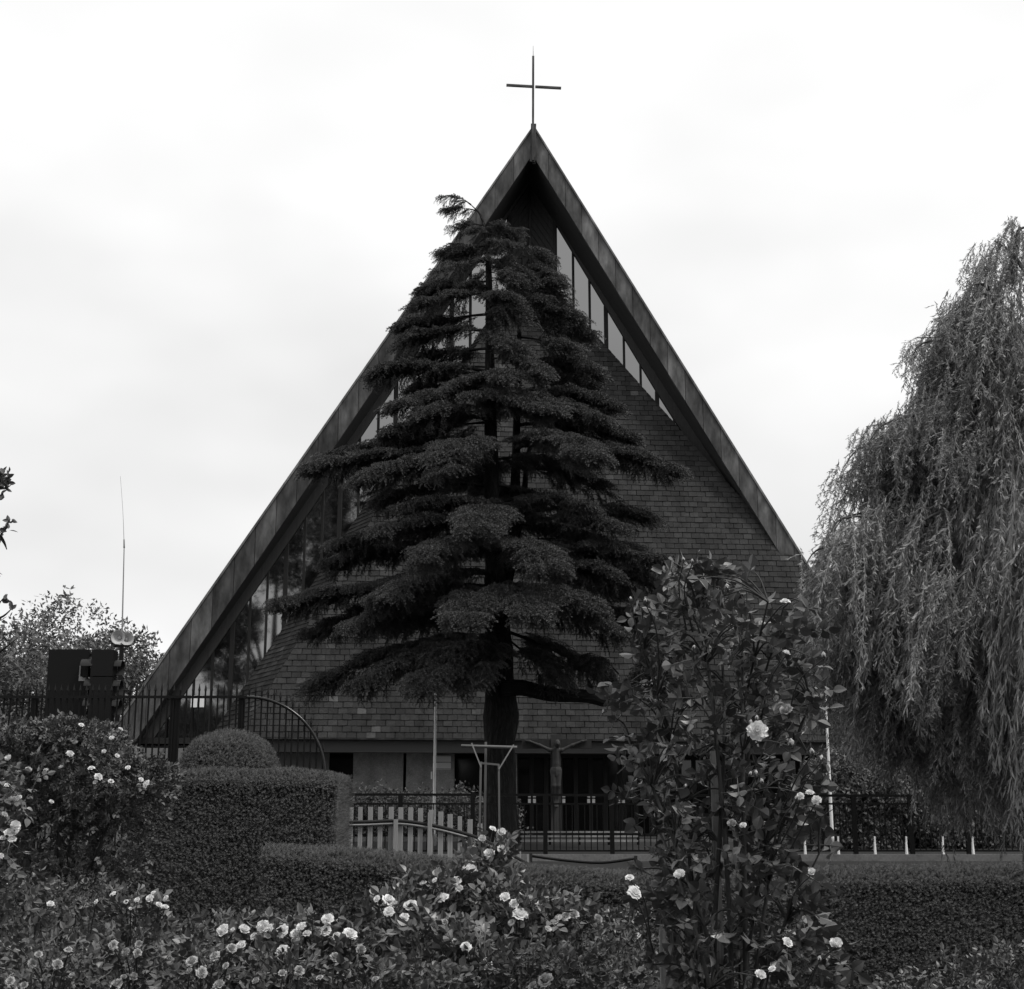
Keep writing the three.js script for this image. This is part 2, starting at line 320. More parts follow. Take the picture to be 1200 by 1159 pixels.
  // solid behind the tiles
  const hull = []; for (const p of Tpoly) { const q = P(TT, p[0], p[1], -0.03); hull.push(q); const d = q.clone().sub(GG.o).dot(GG.n); hull.push(q.clone().addScaledVector(GG.n, -d - 0.0)); }
  { const q = Cw.clone().addScaledVector(nL, -0.03); hull.push(q); const d = q.clone().sub(GG.o).dot(GG.n); hull.push(q.clone().addScaledVector(GG.n, -d)); }
  { const g = new ConvexGeometry(hull); const gg = g.index ? g.toNonIndexed() : g; if (!gg.attributes.uv) gg.setAttribute('uv', new THREE.BufferAttribute(new Float32Array(gg.attributes.position.count * 2), 2)); uvMetres(gg); part('front_wall_core', gg, M.tileBed, church); }
  // tiles
  setSeed(77);
  const cw = 0.25, ch = 0.162, tiles = [];
  for (const [fr, poly, nm] of [[TT, Tpoly, 'tile'], [LL, Lpoly, 'tile']]) {
    let u0 = 1e9, u1 = -1e9, v0 = 1e9, v1 = -1e9; for (const p of poly) { u0 = Math.min(u0, p[0]); u1 = Math.max(u1, p[0]); v0 = Math.min(v0, p[1]); v1 = Math.max(v1, p[1]); }
    let row = 0;
    for (let v = v0; v < v1; v += ch, row++) {
      const sag = rr(-0.004, 0.004);
      for (let u = u0 - cw + (row % 2) * cw / 2; u < u1; u += cw) {
        const j = rr(-0.006, 0.006), g0 = 0.006, q = clipConvex([[u + g0 + j, v + sag + rr(-.006, .006)], [u + cw - g0 + j, v + sag + rr(-.006, .006)], [u + cw - g0 + j, v + ch - 0.002], [u + g0 + j, v + ch - 0.002]], poly);
        if (q.length < 3 || areaOf(q) < 0.003) continue;
        const lift = 0.015 + rr(0, 0.01), tilt = rr(-0.012, 0.012);
        let tone = 0.064 * (1 + 0.7 * fbm(u * 0.6 + 5, v * 0.35, fr === LL ? 9 : 2, 3)) * rr(0.76, 1.24); if (rnd() < 0.02) tone *= rr(1.5, 2.4);
        tiles.push({ fr, q, v, u, tone, zf: (a, b) => lift * (1 - (b - v) / ch * 0.75) + tilt * (a - u) + 0.004 });
      }
    }
  }
  // the tiles that show largest: a clear patch of the wall, the rest in one part
  const near = t => { const p = P(t.fr, t.u, t.v); return p.distanceTo(at(380, 830, 33)); };
  tiles.forEach(t => { t.k = near(t); }); tiles.sort((a, b) => a.k - b.k);
  const rest = [];
  tiles.forEach((t, i) => { const g = prism(t.fr, t.q, t.zf, -0.03, [t.tone, t.tone, t.tone]); if (i < 298) part('tile', g, M.tile, church); else rest.push(g); });
  part('tile_hanging', rest, M.tile, church, { kind: 'stuff' });
  console.log('tiles', tiles.length, 'lean', (Math.asin(nT.y) / rad).toFixed(1), 'eave y', Bw.y.toFixed(2), 'B', Bw.toArray().map(v => v.toFixed(2)).join(), 'A', A3.toArray().map(v => v.toFixed(2)).join(), 'R', R3.toArray().map(v => v.toFixed(2)).join());
  // eave strip and beam
  const Ew = P(TT, rEnd[0], rEnd[1]);
  const ef = { o: V3(Bw.x, 0, Bw.z), u: e, v: V3(0, 1, 0), n: V3(Math.sin(ea), 0, Math.cos(ea)) };
  const el = Ew.clone().sub(Bw).length(), ey = Bw.y;
  const ebox = (a0, a1, y0, y1, z0, z1) => prism(ef, [[a0, y0], [a1, y0], [a1, y1], [a0, y1]], z1, z0);
  part('eave_flashing', ebox(-0.1, el, ey - 0.045, ey - 0.004, -0.6, 0.09), M.trim, church);
  part('eave_beam', ebox(-0.05, el, ey - 0.36, ey - 0.05, -0.5, -0.06), mat(0.06, 0.7), church);
  const c1 = inEf(Cw); function inEf(p) { const q = p.clone().sub(ef.o); return [q.dot(ef.u), q.dot(ef.n)]; }
  // porch: back wall, ceiling, doors
  const D = -1.5, sx = px => { const fr = { ...ef, o: ef.o.clone().addScaledVector(ef.n, D) }; return uv(fr, px, 930)[0]; };
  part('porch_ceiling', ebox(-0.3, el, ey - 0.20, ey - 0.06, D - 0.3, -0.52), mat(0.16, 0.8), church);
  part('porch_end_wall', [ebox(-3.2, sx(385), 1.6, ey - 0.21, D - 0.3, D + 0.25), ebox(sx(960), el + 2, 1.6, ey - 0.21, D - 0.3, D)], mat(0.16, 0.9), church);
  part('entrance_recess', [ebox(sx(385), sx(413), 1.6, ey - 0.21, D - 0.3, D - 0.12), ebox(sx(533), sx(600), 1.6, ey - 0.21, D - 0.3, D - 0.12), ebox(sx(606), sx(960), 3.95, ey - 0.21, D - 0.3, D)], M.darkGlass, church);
  for (const [p0, p1] of [[413, 473], [475.5, 533]]) part('concrete_panel', ebox(sx(p0), sx(p1) - 0.02, 1.6, ey - 0.21, D - 0.3, D + 0.05), M.concrete, church);
  part('porch_pillar', ebox(sx(600), sx(606) - 0.003, 1.6, ey - 0.21, D - 0.3, D + 0.05), M.concrete, church);
  { const pf = { ...ef, o: ef.o.clone().addScaledVector(ef.n, D + 0.05) }, s0 = uv(pf, 507, 902), s1 = uv(pf, 528.5, 885);
    const n = part('notice_board', prism(pf, [[s0[0], s0[1]], [s1[0], s0[1]], [s1[0], s1[1]], [s0[0], s1[1]]], 0.05, 0.002), M.sign, church);
    part('notice_rail', [0, 0.5, 1].map(k => { const y = lerp(s0[1] + 0.02, s1[1] - 0.02, k); return prism(pf, [[s0[0] - .01, y - .012], [s1[0] + .01, y - .012], [s1[0] + .01, y + .012], [s0[0] - .01, y + .012]], 0.065, 0.051); }), M.offwhite, n); }
  const doorEdges = [606, 623.5, 641, 658, 675.5, 693, 710.5, 728, 745.5, 763, 780, 798, 815, 833, 850, 868, 885, 903, 920, 938, 960];
  for (let i = 0; i < doorEdges.length - 1; i++) {
    const a = sx(doorEdges[i]) + 0.004, b = sx(doorEdges[i + 1]) - 0.004;
    const d = part('door', [ebox(a, a + 0.05, 1.62, 3.94, D - 0.2, D - 0.1), ebox(b - 0.05, b, 1.62, 3.94, D - 0.2, D - 0.1), ebox(a + 0.051, b - 0.051, 3.8, 3.94, D - 0.2, D - 0.1), ebox(a + 0.051, b - 0.051, 1.62, 1.78, D - 0.2, D - 0.1)], M.darkWood, church);
    part('door_glass', ebox(a + 0.051, b - 0.051, 1.781, 3.799, D - 0.17, D - 0.15), M.darkGlass, d);
    const hs = i % 2 ? a + 0.03 : b - 0.1, hy = 2.68;
    if (i < 14) part('door_handle', [ebox(hs, hs + 0.075, hy - 0.13, hy + 0.02, D - 0.099, D - 0.06), ebox(hs, hs + 0.075, hy + 0.06, hy + 0.13, D - 0.099, D - 0.06)], M.white, d);
  }
  // left flank under the glass: sill and plinth
  const gx = (px, py) => uv(GL, px, py);
  part('plinth_wall', prism(GL, ccw([gx(120, 873), gx(120, 985), gx(290, 985), gx(290, 873)]), -0.05, -0.4), M.plinth, church);
  part('window_sill', prism(GL, ccw([gx(150, 865), gx(150, 872), gx(290, 872), gx(290, 865)]), 0.16, -0.3), M.mullion, church);
  part('flank_post', bar(P(GL, gx(247, 900)[0], 1.6, 0.3), P(GL, gx(247, 900)[0], gx(247, 866)[1], 0.3), 0.2, 0.2), M.black, church);
  for (const px of [228, 237.5]) { const c = gx(px, 823); part('bulkhead_lamp', [prism(GL, [[c[0] - .09, c[1] - .16], [c[0] + .08, c[1] - .16], [c[0] + .08, c[1] + .16], [c[0] - .09, c[1] + .16]], 0.3, 0.0)], M.white, church); }
}
// cross above the gable
{
  const d = 40, b = at(624.5, 188, d - 0.22), top = at(625.5, 66, d - 0.22); top.x = b.x + 0.02;
  const cr = thing('roof_cross', 'slender dark metal cross rising from the church gable peak', 'cross', V3(b.x, b.y, b.z));
  part('upright', bar(b, top, 0.066, 0.066), M.crossSteel, cr);
  const ar = at(625.5, 101.6, d - 0.22); const ux = V3(Math.cos(5 * rad), -0.012, -Math.sin(5 * rad));
  part('crossbar', [bar(ar.clone().addScaledVector(ux, -0.83), ar.clone().addScaledVector(ux, -0.045), 0.066, 0.066), bar(ar.clone().addScaledVector(ux, 0.045), ar.clone().addScaledVector(ux, 0.83), 0.066, 0.066)], M.crossSteel, cr);
  part('lightning_rod', tube([top, top.clone().add(V3(0, 0.35, 0))], [0.012, 0.006], 5), M.satin, cr);
}

// ---------------------------------------------------------------- crucifix by the doors
{
  const d = 32.9 + 0.6, g = at(652, 990, d); g.y = 1.605;
  const c = thing('crucifix', 'tall timber crucifix bearing a carved figure before the church doors', 'crucifix', g);
  const s = d / F, top = at(652, 861, d).y;
  part('post', [box(g.x - 0.115, g.x + 0.115, 1.605, top, -d - 0.1, -d + 0.1)], M.wood.clone(), c).material.color.setRGB(0.10, 0.10, 0.10);
  const by0 = at(652, 877, d).y, by1 = at(652, 867, d).y, x0 = at(612, 870, d).x, x1 = at(693, 870, d).x;
  part('crossbeam', [box(x0, g.x - 0.117, by0, by1, -d - 0.08, -d + 0.08), box(g.x + 0.117, x1, by0, by1, -d - 0.08, -d + 0.08)], mat(0.07, 0.8, { map: texWood }), c);
  // carved figure, one continuous surface
  const z = 0.13, J = { // metres from the shoulder line centre
    bones: [[[0, 0.02, z], [0, -0.28, z], 0.085, 0.075], [[0, -0.28, z], [0, -0.44, z], 0.075, 0.085], [[-0.13, 0.02, z], [0.13, 0.02, z], 0.05, 0.05], [[0, 0.02, z], [0.015, 0.12, z + 0.02], 0.04, 0.04],
      [[-0.14, 0.02, z], [-0.37, 0.13, z - 0.01], 0.042, 0.034], [[-0.37, 0.13, z - 0.01], [-0.6, 0.22, z - 0.02], 0.034, 0.024], [[-0.6, 0.22, z - 0.02], [-0.7, 0.24, z - 0.02], 0.028, 0.018],
      [[0.14, 0.02, z], [0.37, 0.13, z - 0.01], 0.042, 0.034], [[0.37, 0.13, z - 0.01], [0.6, 0.22, z - 0.02], 0.034, 0.024], [[0.6, 0.22, z - 0.02], [0.7, 0.24, z - 0.02], 0.028, 0.018],
      [[-0.06, -0.44, z], [-0.05, -0.78, z + 0.05], 0.075, 0.052], [[-0.05, -0.78, z + 0.05], [-0.025, -1.12, z - 0.01], 0.05, 0.032], [[-0.025, -1.12, z - 0.01], [-0.02, -1.24, z + 0.05], 0.035, 0.024],
      [[0.06, -0.44, z], [0.05, -0.78, z + 0.05], 0.075, 0.052], [[0.05, -0.78, z + 0.05], [0.025, -1.12, z - 0.01], 0.05, 0.032], [[0.025, -1.12, z - 0.01], [0.02, -1.24, z + 0.05], 0.035, 0.024]],
    head: [0.035, 0.165, z + 0.06] };
  const sd = (x, y, zz) => {
    let r = 1e9; const k = 0.03;
    const sm = d2 => { const h = Math.max(k - Math.abs(r - d2), 0) / k; r = Math.min(r, d2) - h * h * k * 0.25; };
    for (const [a, b, ra, rb] of J.bones) { const bx = b[0] - a[0], byy = b[1] - a[1], bz = b[2] - a[2], px = x - a[0], py = y - a[1], pz = zz - a[2]; const t = Math.max(0, Math.min(1, (px * bx + py * byy + pz * bz) / (bx * bx + byy * byy + bz * bz))); sm(Math.hypot(px - bx * t, py - byy * t, pz - bz * t) - lerp(ra, rb, t)); }
    const h = J.head; sm((Math.hypot((x - h[0]) / 0.066, (y - h[1]) / 0.092, (zz - h[2]) / 0.078) - 1) * 0.07); sm(Math.hypot(x - h[0] - 0.005, y - h[1] + 0.01, zz - h[2] - 0.095) - 0.012);
    return r;
  };
  const res = 120, mc = new MarchingCubes(res, M.bronze, false, false, 120000); mc.isolation = 0;
  const sc = 0.85, cy = -0.5;
  for (let k = 0; k < res; k++) for (let j = 0; j < res; j++) for (let i = 0; i < res; i++) { const x = (i - res / 2) / (res / 2) * sc, y = (j - res / 2) / (res / 2) * sc + cy, zz = (k - res / 2) / (res / 2) * sc; mc.field[i + j * res + k * res * res] = Math.abs(zz - 0.1) < 0.25 ? -sd(x, y, zz) : -1; }
  mc.update();
  const n = mc.count, bg = new THREE.BufferGeometry(), pa = new Float32Array(n * 3), na = new Float32Array(n * 3);
  const sy = at(652, 880.5, d).y;
  for (let i = 0; i < n; i++) { pa[i * 3] = mc.positionArray[i * 3] * sc + g.x; pa[i * 3 + 1] = mc.positionArray[i * 3 + 1] * sc + cy + sy; pa[i * 3 + 2] = mc.positionArray[i * 3 + 2] * sc - d; na[i * 3] = mc.normalArray[i * 3]; na[i * 3 + 1] = mc.normalArray[i * 3 + 1]; na[i * 3 + 2] = mc.normalArray[i * 3 + 2]; }
  bg.setAttribute('position', new THREE.BufferAttribute(pa, 3)); bg.setAttribute('normal', new THREE.BufferAttribute(na, 3)); bg.setAttribute('uv', new THREE.BufferAttribute(new Float32Array(n * 2), 2));
  const fig = part('carved_figure', bg, M.bronze, c);
  const cloth = new THREE.LatheGeometry([[0.105, 0], [0.115, 0.06], [0.118, 0.14], [0.1, 0.2]].map(p => new THREE.Vector2(p[0], p[1])), 18); const cp = cloth.attributes.position; for (let i = 0; i < cp.count; i++) { const a = Math.atan2(cp.getZ(i), cp.getX(i)); cp.setXYZ(i, cp.getX(i) * (1.1 + 0.06 * Math.sin(a * 7)), cp.getY(i), cp.getZ(i) * (0.85 + 0.06 * Math.sin(a * 9))); } cloth.computeVertexNormals(); cloth.translate(g.x, sy - 0.56, -d + z);
  part('loin_cloth', cloth, M.bronze, fig);
}

// ---------------------------------------------------------------- leaf and spray geometries
function blade(out, p, dir, side, len, w) { // one narrow leaf, two triangles
  const t = p.clone().addScaledVector(dir, len), m = p.clone().addScaledVector(dir, len * 0.42), a = m.clone().addScaledVector(side, w), b = m.clone().addScaledVector(side, -w);
  out.push(p, a, t, p, t, b);
}
const rv = () => V3(rr(-1, 1), rr(-1, 1), rr(-1, 1)).normalize();
function perp(d) { const s = V3().crossVectors(d, rv()); return s.lengthSq() < 1e-4 ? V3(1, 0, 0) : s.normalize(); }
// cedar spray: along +x, flat, drooping at its end
function cedarSpray() {
  const out = [];
  const shoot = (o, d, len, droop) => { const n = Math.ceil(len / 0.012); for (let i = 0; i < n; i++) { const t = i / n, p = o.clone().addScaledVector(d, len * t); p.y -= droop * t * t * len; if (i % 1 === 0) { for (let k = 0; k < 3; k++) { const nd = d.clone().multiplyScalar(0.45).add(V3(rr(-1, 1), rr(-0.3, 1.25), rr(-1, 1)).multiplyScalar(0.75)).normalize(); blade(out, p, nd, perp(nd), rr(0.026, 0.044), 0.0055); } } } };
  shoot(V3(0, 0, 0), V3(1, 0.02, 0), 0.36, 0.35);
  for (let i = 0; i < 7; i++) { const s = i % 2 ? 1 : -1, t = 0.04 + i * 0.045, o = V3(t, -0.35 * t * t, 0); shoot(o, V3(0.75, rr(-0.08, 0.10), s * rr(0.5, 0.85)).normalize(), rr(0.13, 0.2), rr(0.4, 0.9)); }
  return soup(out);
}
function yewSprig() { const out = []; const d = V3(0, 1, 0); for (let i = 0; i < 22; i++) { const p = V3(0, i * 0.0042, 0), a = i * 2.4, nd = V3(Math.cos(a), 0.75, Math.sin(a)).normalize(); blade(out, p, nd, V3(-Math.sin(a), 0, Math.cos(a)), rr(0.022, 0.034), 0.0032); } return soup(out); }
function leafShape(len, w, fold = 0.18, curl = 0.12) { // leaf along +y, 8 triangles
  const out = [], mid = [], n = 5, pr = [0, 0.72, 1, 0.92, 0.55, 0];
  for (let i = 0; i <= n; i++) { const t = i / n; mid.push(V3(0, t * len, -curl * len * t * t)); }
  for (let i = 0; i < n; i++) for (const s of [-1, 1]) {
    const e0 = V3(s * w * pr[i], mid[i].y, mid[i].z + fold * w * pr[i] * 2), e1 = V3(s * w * pr[i + 1], mid[i + 1].y, mid[i + 1].z + fold * w * pr[i + 1] * 2);
    if (s > 0) { out.push(mid[i], e0, e1, mid[i], e1, mid[i + 1]); } else { out.push(mid[i], e1, e0, mid[i], mid[i + 1], e1); }
  }
  const g = soup(out.filter(Boolean)); return g;
}
function place(g, m) { const c = g.clone(); c.applyMatrix4(m); return c; }
function compoundLeaf(nl, len, w) { // rose leaf: terminal leaflet and pairs on a stalk, along +y
  const gs = [], rach = len * (nl > 3 ? 2.2 : 1.2), q = new THREE.Quaternion(), m = new THREE.Matrix4();
  const add = (y, ang, s) => { q.setFromEuler(new THREE.Euler(rr(-0.35, 0.25), rr(-0.4, 0.4), ang)); m.compose(V3(0, y, -0.1 * y * y / rach), q, V3(s, s, s)); gs.push(place(leafShape(len * rr(0.9, 1.1), w * rr(0.9, 1.1), rr(0.1, 0.3), rr(0.05, 0.25)), m)); };
  add(rach, 0, 1.1); for (let i = 0; i < (nl - 1) / 2; i++) { const y = rach * (0.78 - i * 0.42); add(y, -1.15, 0.95 - i * 0.12); add(y, 1.15, 0.95 - i * 0.12); }
  gs.push(bar(V3(0, 0, 0), V3(0, rach, -0.1 * rach), 0.0025)); return mergeGeometries(gs);
}
function willowStrand(len) { // a drooping spray: a main shoot with side shoots, slim leaves along all of them
  const out = [], wind = V3(-0.16, 0, 0.03);
  const shoot = (o, d0, l, lv) => {
    let p = o.clone(), d = d0.clone(), step = 0.028, n = Math.round(l / step), q = p.clone();
    for (let i = 0; i < n; i++) {
      d.add(V3(wind.x * 0.05 + rr(-0.05, 0.05), -0.09, rr(-0.05, 0.05))).normalize(); p = p.clone().addScaledVector(d, step);
      for (let k = 0; k < 2; k++) { const nd = d.clone().multiplyScalar(0.75).add(V3(rr(-0.8, 0.7), rr(-0.5, 0.35), rr(-0.75, 0.75))).normalize(); blade(out, p, nd, perp(nd), rr(0.05, 0.09), rr(0.0062, 0.0095)); }
      if (i % 4 === 3 || i === n - 1) { const s = V3(0.0028, 0, 0.001); out.push(q.clone().sub(s), p.clone().sub(s), p.clone().add(s), q.clone().sub(s), p.clone().add(s), q.clone().add(s)); q = p.clone(); }
      if (lv && i > 2 && i % 5 === 0) shoot(p, V3(rr(-1, 0.8), -rr(0.1, 0.7), rr(-0.9, 0.9)).normalize(), rr(0.14, 0.34) * (1 - 0.4 * i / n), false);
    }
  };
  shoot(V3(0, 0, 0), V3(rr(-0.5, 0.3), -0.5, rr(-0.4, 0.4)).normalize(), len, true);
  return soup(out);
}
function twigSpray(n, size, leaf, w) { const out = []; for (let i = 0; i < n; i++) { const p = V3(rr(-0.4, 0.4) * size, rr(0, 1) * size, rr(-0.4, 0.4) * size), nd = V3(rr(-1, 1), rr(-0.5, 1), rr(-1, 1)).normalize(); blade(out, p, nd, perp(nd), leaf * rr(0.7, 1.2), w); } return soup(out); }

// collects instances in world metres, makes one InstancedMesh under its thing
class Cloud {
  constructor() { this.m = []; this.c = []; }
  add(p, dir, spin, s, tone = 1, sy = s) { // geometry axis +y goes along dir
    const q = new THREE.Quaternion().setFromUnitVectors(V3(0, 1, 0), dir).multiply(new THREE.Quaternion().setFromAxisAngle(V3(0, 1, 0), spin));
    this.m.push(new THREE.Matrix4().compose(p, q, V3(s, sy, s))); this.c.push(tone);
  }
  addBasis(p, x, up, s, tone = 1) { // geometry axis +x goes along x, +y near up
    const z = V3().crossVectors(x, up).normalize(), y = V3().crossVectors(z, x).normalize(); const b = new THREE.Matrix4().makeBasis(x.clone().multiplyScalar(s), y.multiplyScalar(s), z.multiplyScalar(s)).setPosition(p); this.m.push(b); this.c.push(tone);
  }
  build(name, geos, material, parent) {
    const arr = Array.isArray(geos) ? geos : [geos], o = rootOffset(parent), inv = new THREE.Matrix4().makeTranslation(-o.x, -o.y, -o.z), col = new THREE.Color(), total = this.m.length;
    arr.forEach((g, gi) => {
      const ids = []; for (let i = gi; i < total; i += arr.length) ids.push(i); if (!ids.length) return;
      const im = new THREE.InstancedMesh(g, material, ids.length); im.name = name; im.userData = { kind: 'stuff' }; shade(im);
      ids.forEach((id, k) => { im.setMatrixAt(k, this.m[id].clone().premultiply(inv)); const t = this.c[id]; im.setColorAt(k, col.setRGB(t, t, t)); });
      parent.add(im);
    });
  }
}

// ---------------------------------------------------------------- cedar
{
  setSeed(4242);
  const d = 29, base = at(587, 985, d); base.y = groundY(d);
  const t = thing('cedar_tree', 'tall dark cedar with layered flat boughs before the tiled church front', 'tree', base);
  const T1 = [[587, 1000, 0.36], [587, 930, 0.31], [586, 870, 0.29], [587, 840, 0.34], [586, 800, 0.30], [584, 740, 0.26], [580, 660, 0.2], [576, 580, 0.16], [575, 500, 0.13], [574, 420, 0.10], [573, 340, 0.075], [570, 280, 0.05], [563, 252, 0.022], [552, 240, 0.008]];
  const pt = ([x, y], dd = d) => at(x, y, dd);
  part('trunk', tube(T1.map(p => pt(p)), T1.map(p => p[2]), 12, 0.16), M.bark, t);
  const T2 = [[585, 720, 0.14, 0], [599, 650, 0.13, 0.3], [603, 590, 0.115, 0.6], [605, 520, 0.09, 0.8], [607, 430, 0.065, 0.8], [610, 350, 0.04, 0.8], [613, 290, 0.012, 0.8]];
  part('stem', tube(T2.map(p => pt(p, d + p[3])), T2.map(p => p[2]), 9, 0.12), M.bark, t);
  const T3 = [[602, 640, 0.08, 0.5], [613, 590, 0.07, 0.7], [618, 540, 0.05, 0.9], [630, 480, 0.03, 1.1]];
  part('stem', tube(T3.map(p => pt(p, d + p[3])), T3.map(p => p[2]), 8, 0.1), M.bark, t);
  part('limb', tube([[588, 806], [612, 806], [645, 814], [690, 816], [712, 822], [738, 800], [762, 770]].map(p => pt(p, d - 0.4)), [0.17, 0.15, 0.14, 0.13, 0.1, 0.08, 0.04], 9, 0.15), M.bark, t);
  const cl = new Cloud();
  const trunkAt = (py, second) => { const A = second ? T2 : T1; for (let i = 0; i < A.length - 1; i++) if (py <= A[i][1] && py >= A[i + 1][1]) { const f = (A[i][1] - py) / (A[i][1] - A[i + 1][1]); return pt([lerp(A[i][0], A[i + 1][0], f), py], d + (second ? lerp(A[i][3], A[i + 1][3], f) : 0)); } return pt(A[A.length - 1]); };
  // one bough: from the trunk to its tip, carrying plates of foliage
  function bough(p0, tip, width0, o = {}) {
    const width = width0 * 0.8;
    const dir = tip.clone().sub(p0), len = dir.length(), hor = V3(dir.x, 0, dir.z).normalize(), side = V3(-hor.z, 0, hor.x), rise = o.rise ?? rr(0.02, 0.09);
    const path = s => p0.clone().lerp(tip, s).add(V3(0, rise * len * Math.sin(Math.PI * s) * 1.0, 0));
    const wob = rr(0, 10), from = o.from ?? 0.22;
    if (!o.bare) part('branch', tube([0, 0.3, 0.62, 0.95].map(s => path(s)), [Math.max(0.02, len * 0.019), len * 0.013, len * 0.008, 0.006], 5), M.bark, t);
    const n = Math.ceil(len * (o.dens ?? 60) * Math.max(0.3, width) * 1.5);
    for (let i = 0; i < n; i++) {
      const s = Math.pow(rr(from * from, 1), 0.5), w = width * (0.3 + 0.8 * Math.sin(Math.PI * Math.min(1, 0.12 + s * 0.86))) * (0.75 + 0.5 * noise.noise(s * 3.2 * len / 2, wob, 1));
      const l = (rnd() + rnd() - 1) * w, p = path(s).addScaledVector(side, l);
      const clump = noise.noise(p.x * 1.9 + wob, p.z * 1.9, p.y * 1.9 + wob);
      if (clump < -0.18 && rnd() < 0.9) continue;
      p.y += -0.22 * l * l / Math.max(0.3, w) + 0.13 * clump + rr(-0.03, 0.03);
      const x = hor.clone().multiplyScalar(0.9).addScaledVector(side, Math.sign(l) * rr(0.05, 0.95) + rr(-0.3, 0.3)).normalize(); x.y += rr(-0.24, 0.14) - 0.22 * Math.max(0, s - 0.8) * 4; x.normalize();
      cl.addBasis(p, x, V3(rr(-0.25, 0.25), 1, rr(-0.25, 0.25)).normalize(), rr(0.75, 1.25) * (o.size ?? 1), rr(0.65, 1.35));
    }
    // hanging fringe below the plate
    for (let i = 0; i < n * 0.13; i++) { const s = rr(0.35, 1), l = rr(-1, 1) * width * 0.6, p = path(s).addScaledVector(side, l); p.y -= rr(0.05, 0.2); const x = V3(hor.x * 0.5 + rr(-.3, .3), -rr(0.3, 1), hor.z * 0.5 + rr(-.3, .3)).normalize(); cl.addBasis(p, x, hor, rr(0.6, 0.95) * (o.size ?? 1), rr(0.6, 1.1)); }
  }
  // boughs read from the photograph: [tip x, tip y, trunk y, depth offset of tip, plate width, second stem]
  const list = [
    [522, 230, 238, 0.0, 0.06, 0, 0.14], [526, 247, 247, 0.1, 0.06, 0, 0.1], [533, 263, 264, -0.2, 0.22, 0], [603, 268, 264, -0.2, 0.12, 0], [600, 277, 276, 0.2, 0.12, 0],
    [520, 297, 288, 0.3, 0.34, 0], [512, 318, 305, -0.4, 0.4, 0], [505, 342, 330, 0.2, 0.42, 0], [497, 356, 345, -0.5, 0.36, 0], [478, 384, 368, 0.5, 0.5, 0], [466, 402, 388, -0.3, 0.5, 0], [480, 424, 408, 0.6, 0.5, 0], [440, 438, 436, -0.2, 0.55, 0], [492, 455, 440, 0.8, 0.6, 0], [470, 472, 455, -0.9, 0.6, 0], [500, 492, 476, 0.3, 0.6, 0], [462, 505, 490, -0.6, 0.6, 0],
    [600, 330, 318, -0.4, 0.32, 0], [612, 372, 352, -0.6, 0.4, 0], [600, 410, 396, -0.8, 0.42, 0], [628, 436, 420, -0.9, 0.45, 0], [606, 470, 452, -1.0, 0.5, 0],
    [634, 305, 300, 0.6, 0.26, 1], [596, 310, 302, 0.8, 0.24, 1], [646, 330, 318, 0.4, 0.34, 1], [655, 352, 338, 0.9, 0.36, 1], [668, 372, 352, 0.4, 0.42, 1], [682, 392, 372, 0.9, 0.42, 1], [676, 415, 395, 0.1, 0.46, 1], [694, 436, 420, 0.6, 0.5, 1], [684, 455, 440, 1.2, 0.5, 1], [712, 474, 458, 0.3, 0.55, 1], [700, 492, 474, -0.3, 0.6, 1], [732, 512, 498, 0.5, 0.6, 1], [640, 480, 470, -1.2, 0.6, 1],
    [372, 545, 528, -0.6, 0.75, 0, 0.03], [392, 532, 522, 0.6, 0.6, 0, 0.04], [430, 560, 548, -1.5, 0.7, 0], [782, 548, 522, -0.5, 0.8, 1, 0.07], [752, 536, 520, 0.7, 0.7, 1, 0.08], [515, 548, 530, -2.6, 0.8, 0, 0.12], [690, 535, 526, -2.4, 0.8, 1, 0.1],
    [448, 585, 570, 0.4, 0.4, 0], [468, 600, 590, -1.0, 0.35, 0], [710, 575, 548, 0.8, 0.4, 1],
    [404, 636, 622, -0.3, 0.6, 0], [452, 618, 604, -1.5, 0.5, 0], [560, 622, 605, -3.0, 0.6, 0, 0.08], [766, 604, 600, 0.9, 0.45, 1], [720, 620, 610, -1.0, 0.5, 1], [395, 658, 640, 0.7, 0.6, 0], [500, 652, 640, -2.8, 0.7, 0, 0.06],
    [640, 664, 650, -3.2, 0.75, 0, 0.1], [792, 662, 640, 0.4, 0.6, 0], [770, 652, 640, -0.8, 0.5, 0], [790, 690, 660, -0.4, 0.6, 0], [730, 690, 668, 1.4, 0.7, 0],
    [334, 705, 690, -0.5, 0.8, 0, 0.05], [372, 738, 700, 0.7, 0.7, 0, 0.06], [455, 700, 672, -2.2, 0.8, 0, 0.06], [420, 730, 705, -1.6, 0.75, 0], [545, 724, 700, -3.4, 0.8, 0, 0.08], [622, 716, 706, -3.4, 0.85, 0, 0.1], [690, 712, 690, -2.2, 0.8, 0], [748, 728, 700, 0.6, 0.7, 0],
    [720, 740, 716, -1.4, 0.6, 0], [652, 800, 740, -0.8, 0.3, 0, 0.02], [700, 790, 736, 0.9, 0.5, 0, 0.03],
    [362, 806, 752, -0.2, 0.6, 0, 0.08], [430, 800, 748, -1.7, 0.85, 0, 0.1], [500, 805, 752, -2.6, 0.9, 0, 0.12], [550, 800, 760, -2.2, 0.6, 0, 0.1],
  ];
  for (const [x, y, ty, dz, w, sec, rise] of list) bough(trunkAt(ty, sec), at(x, y, d + dz), w, { rise, size: ty < 258 ? 0.6 : ty < 300 ? 0.75 : 1, dens: ty < 260 ? 130 : ty < 520 ? 150 : 165, from: ty > 560 ? 0.24 : 0.12 });
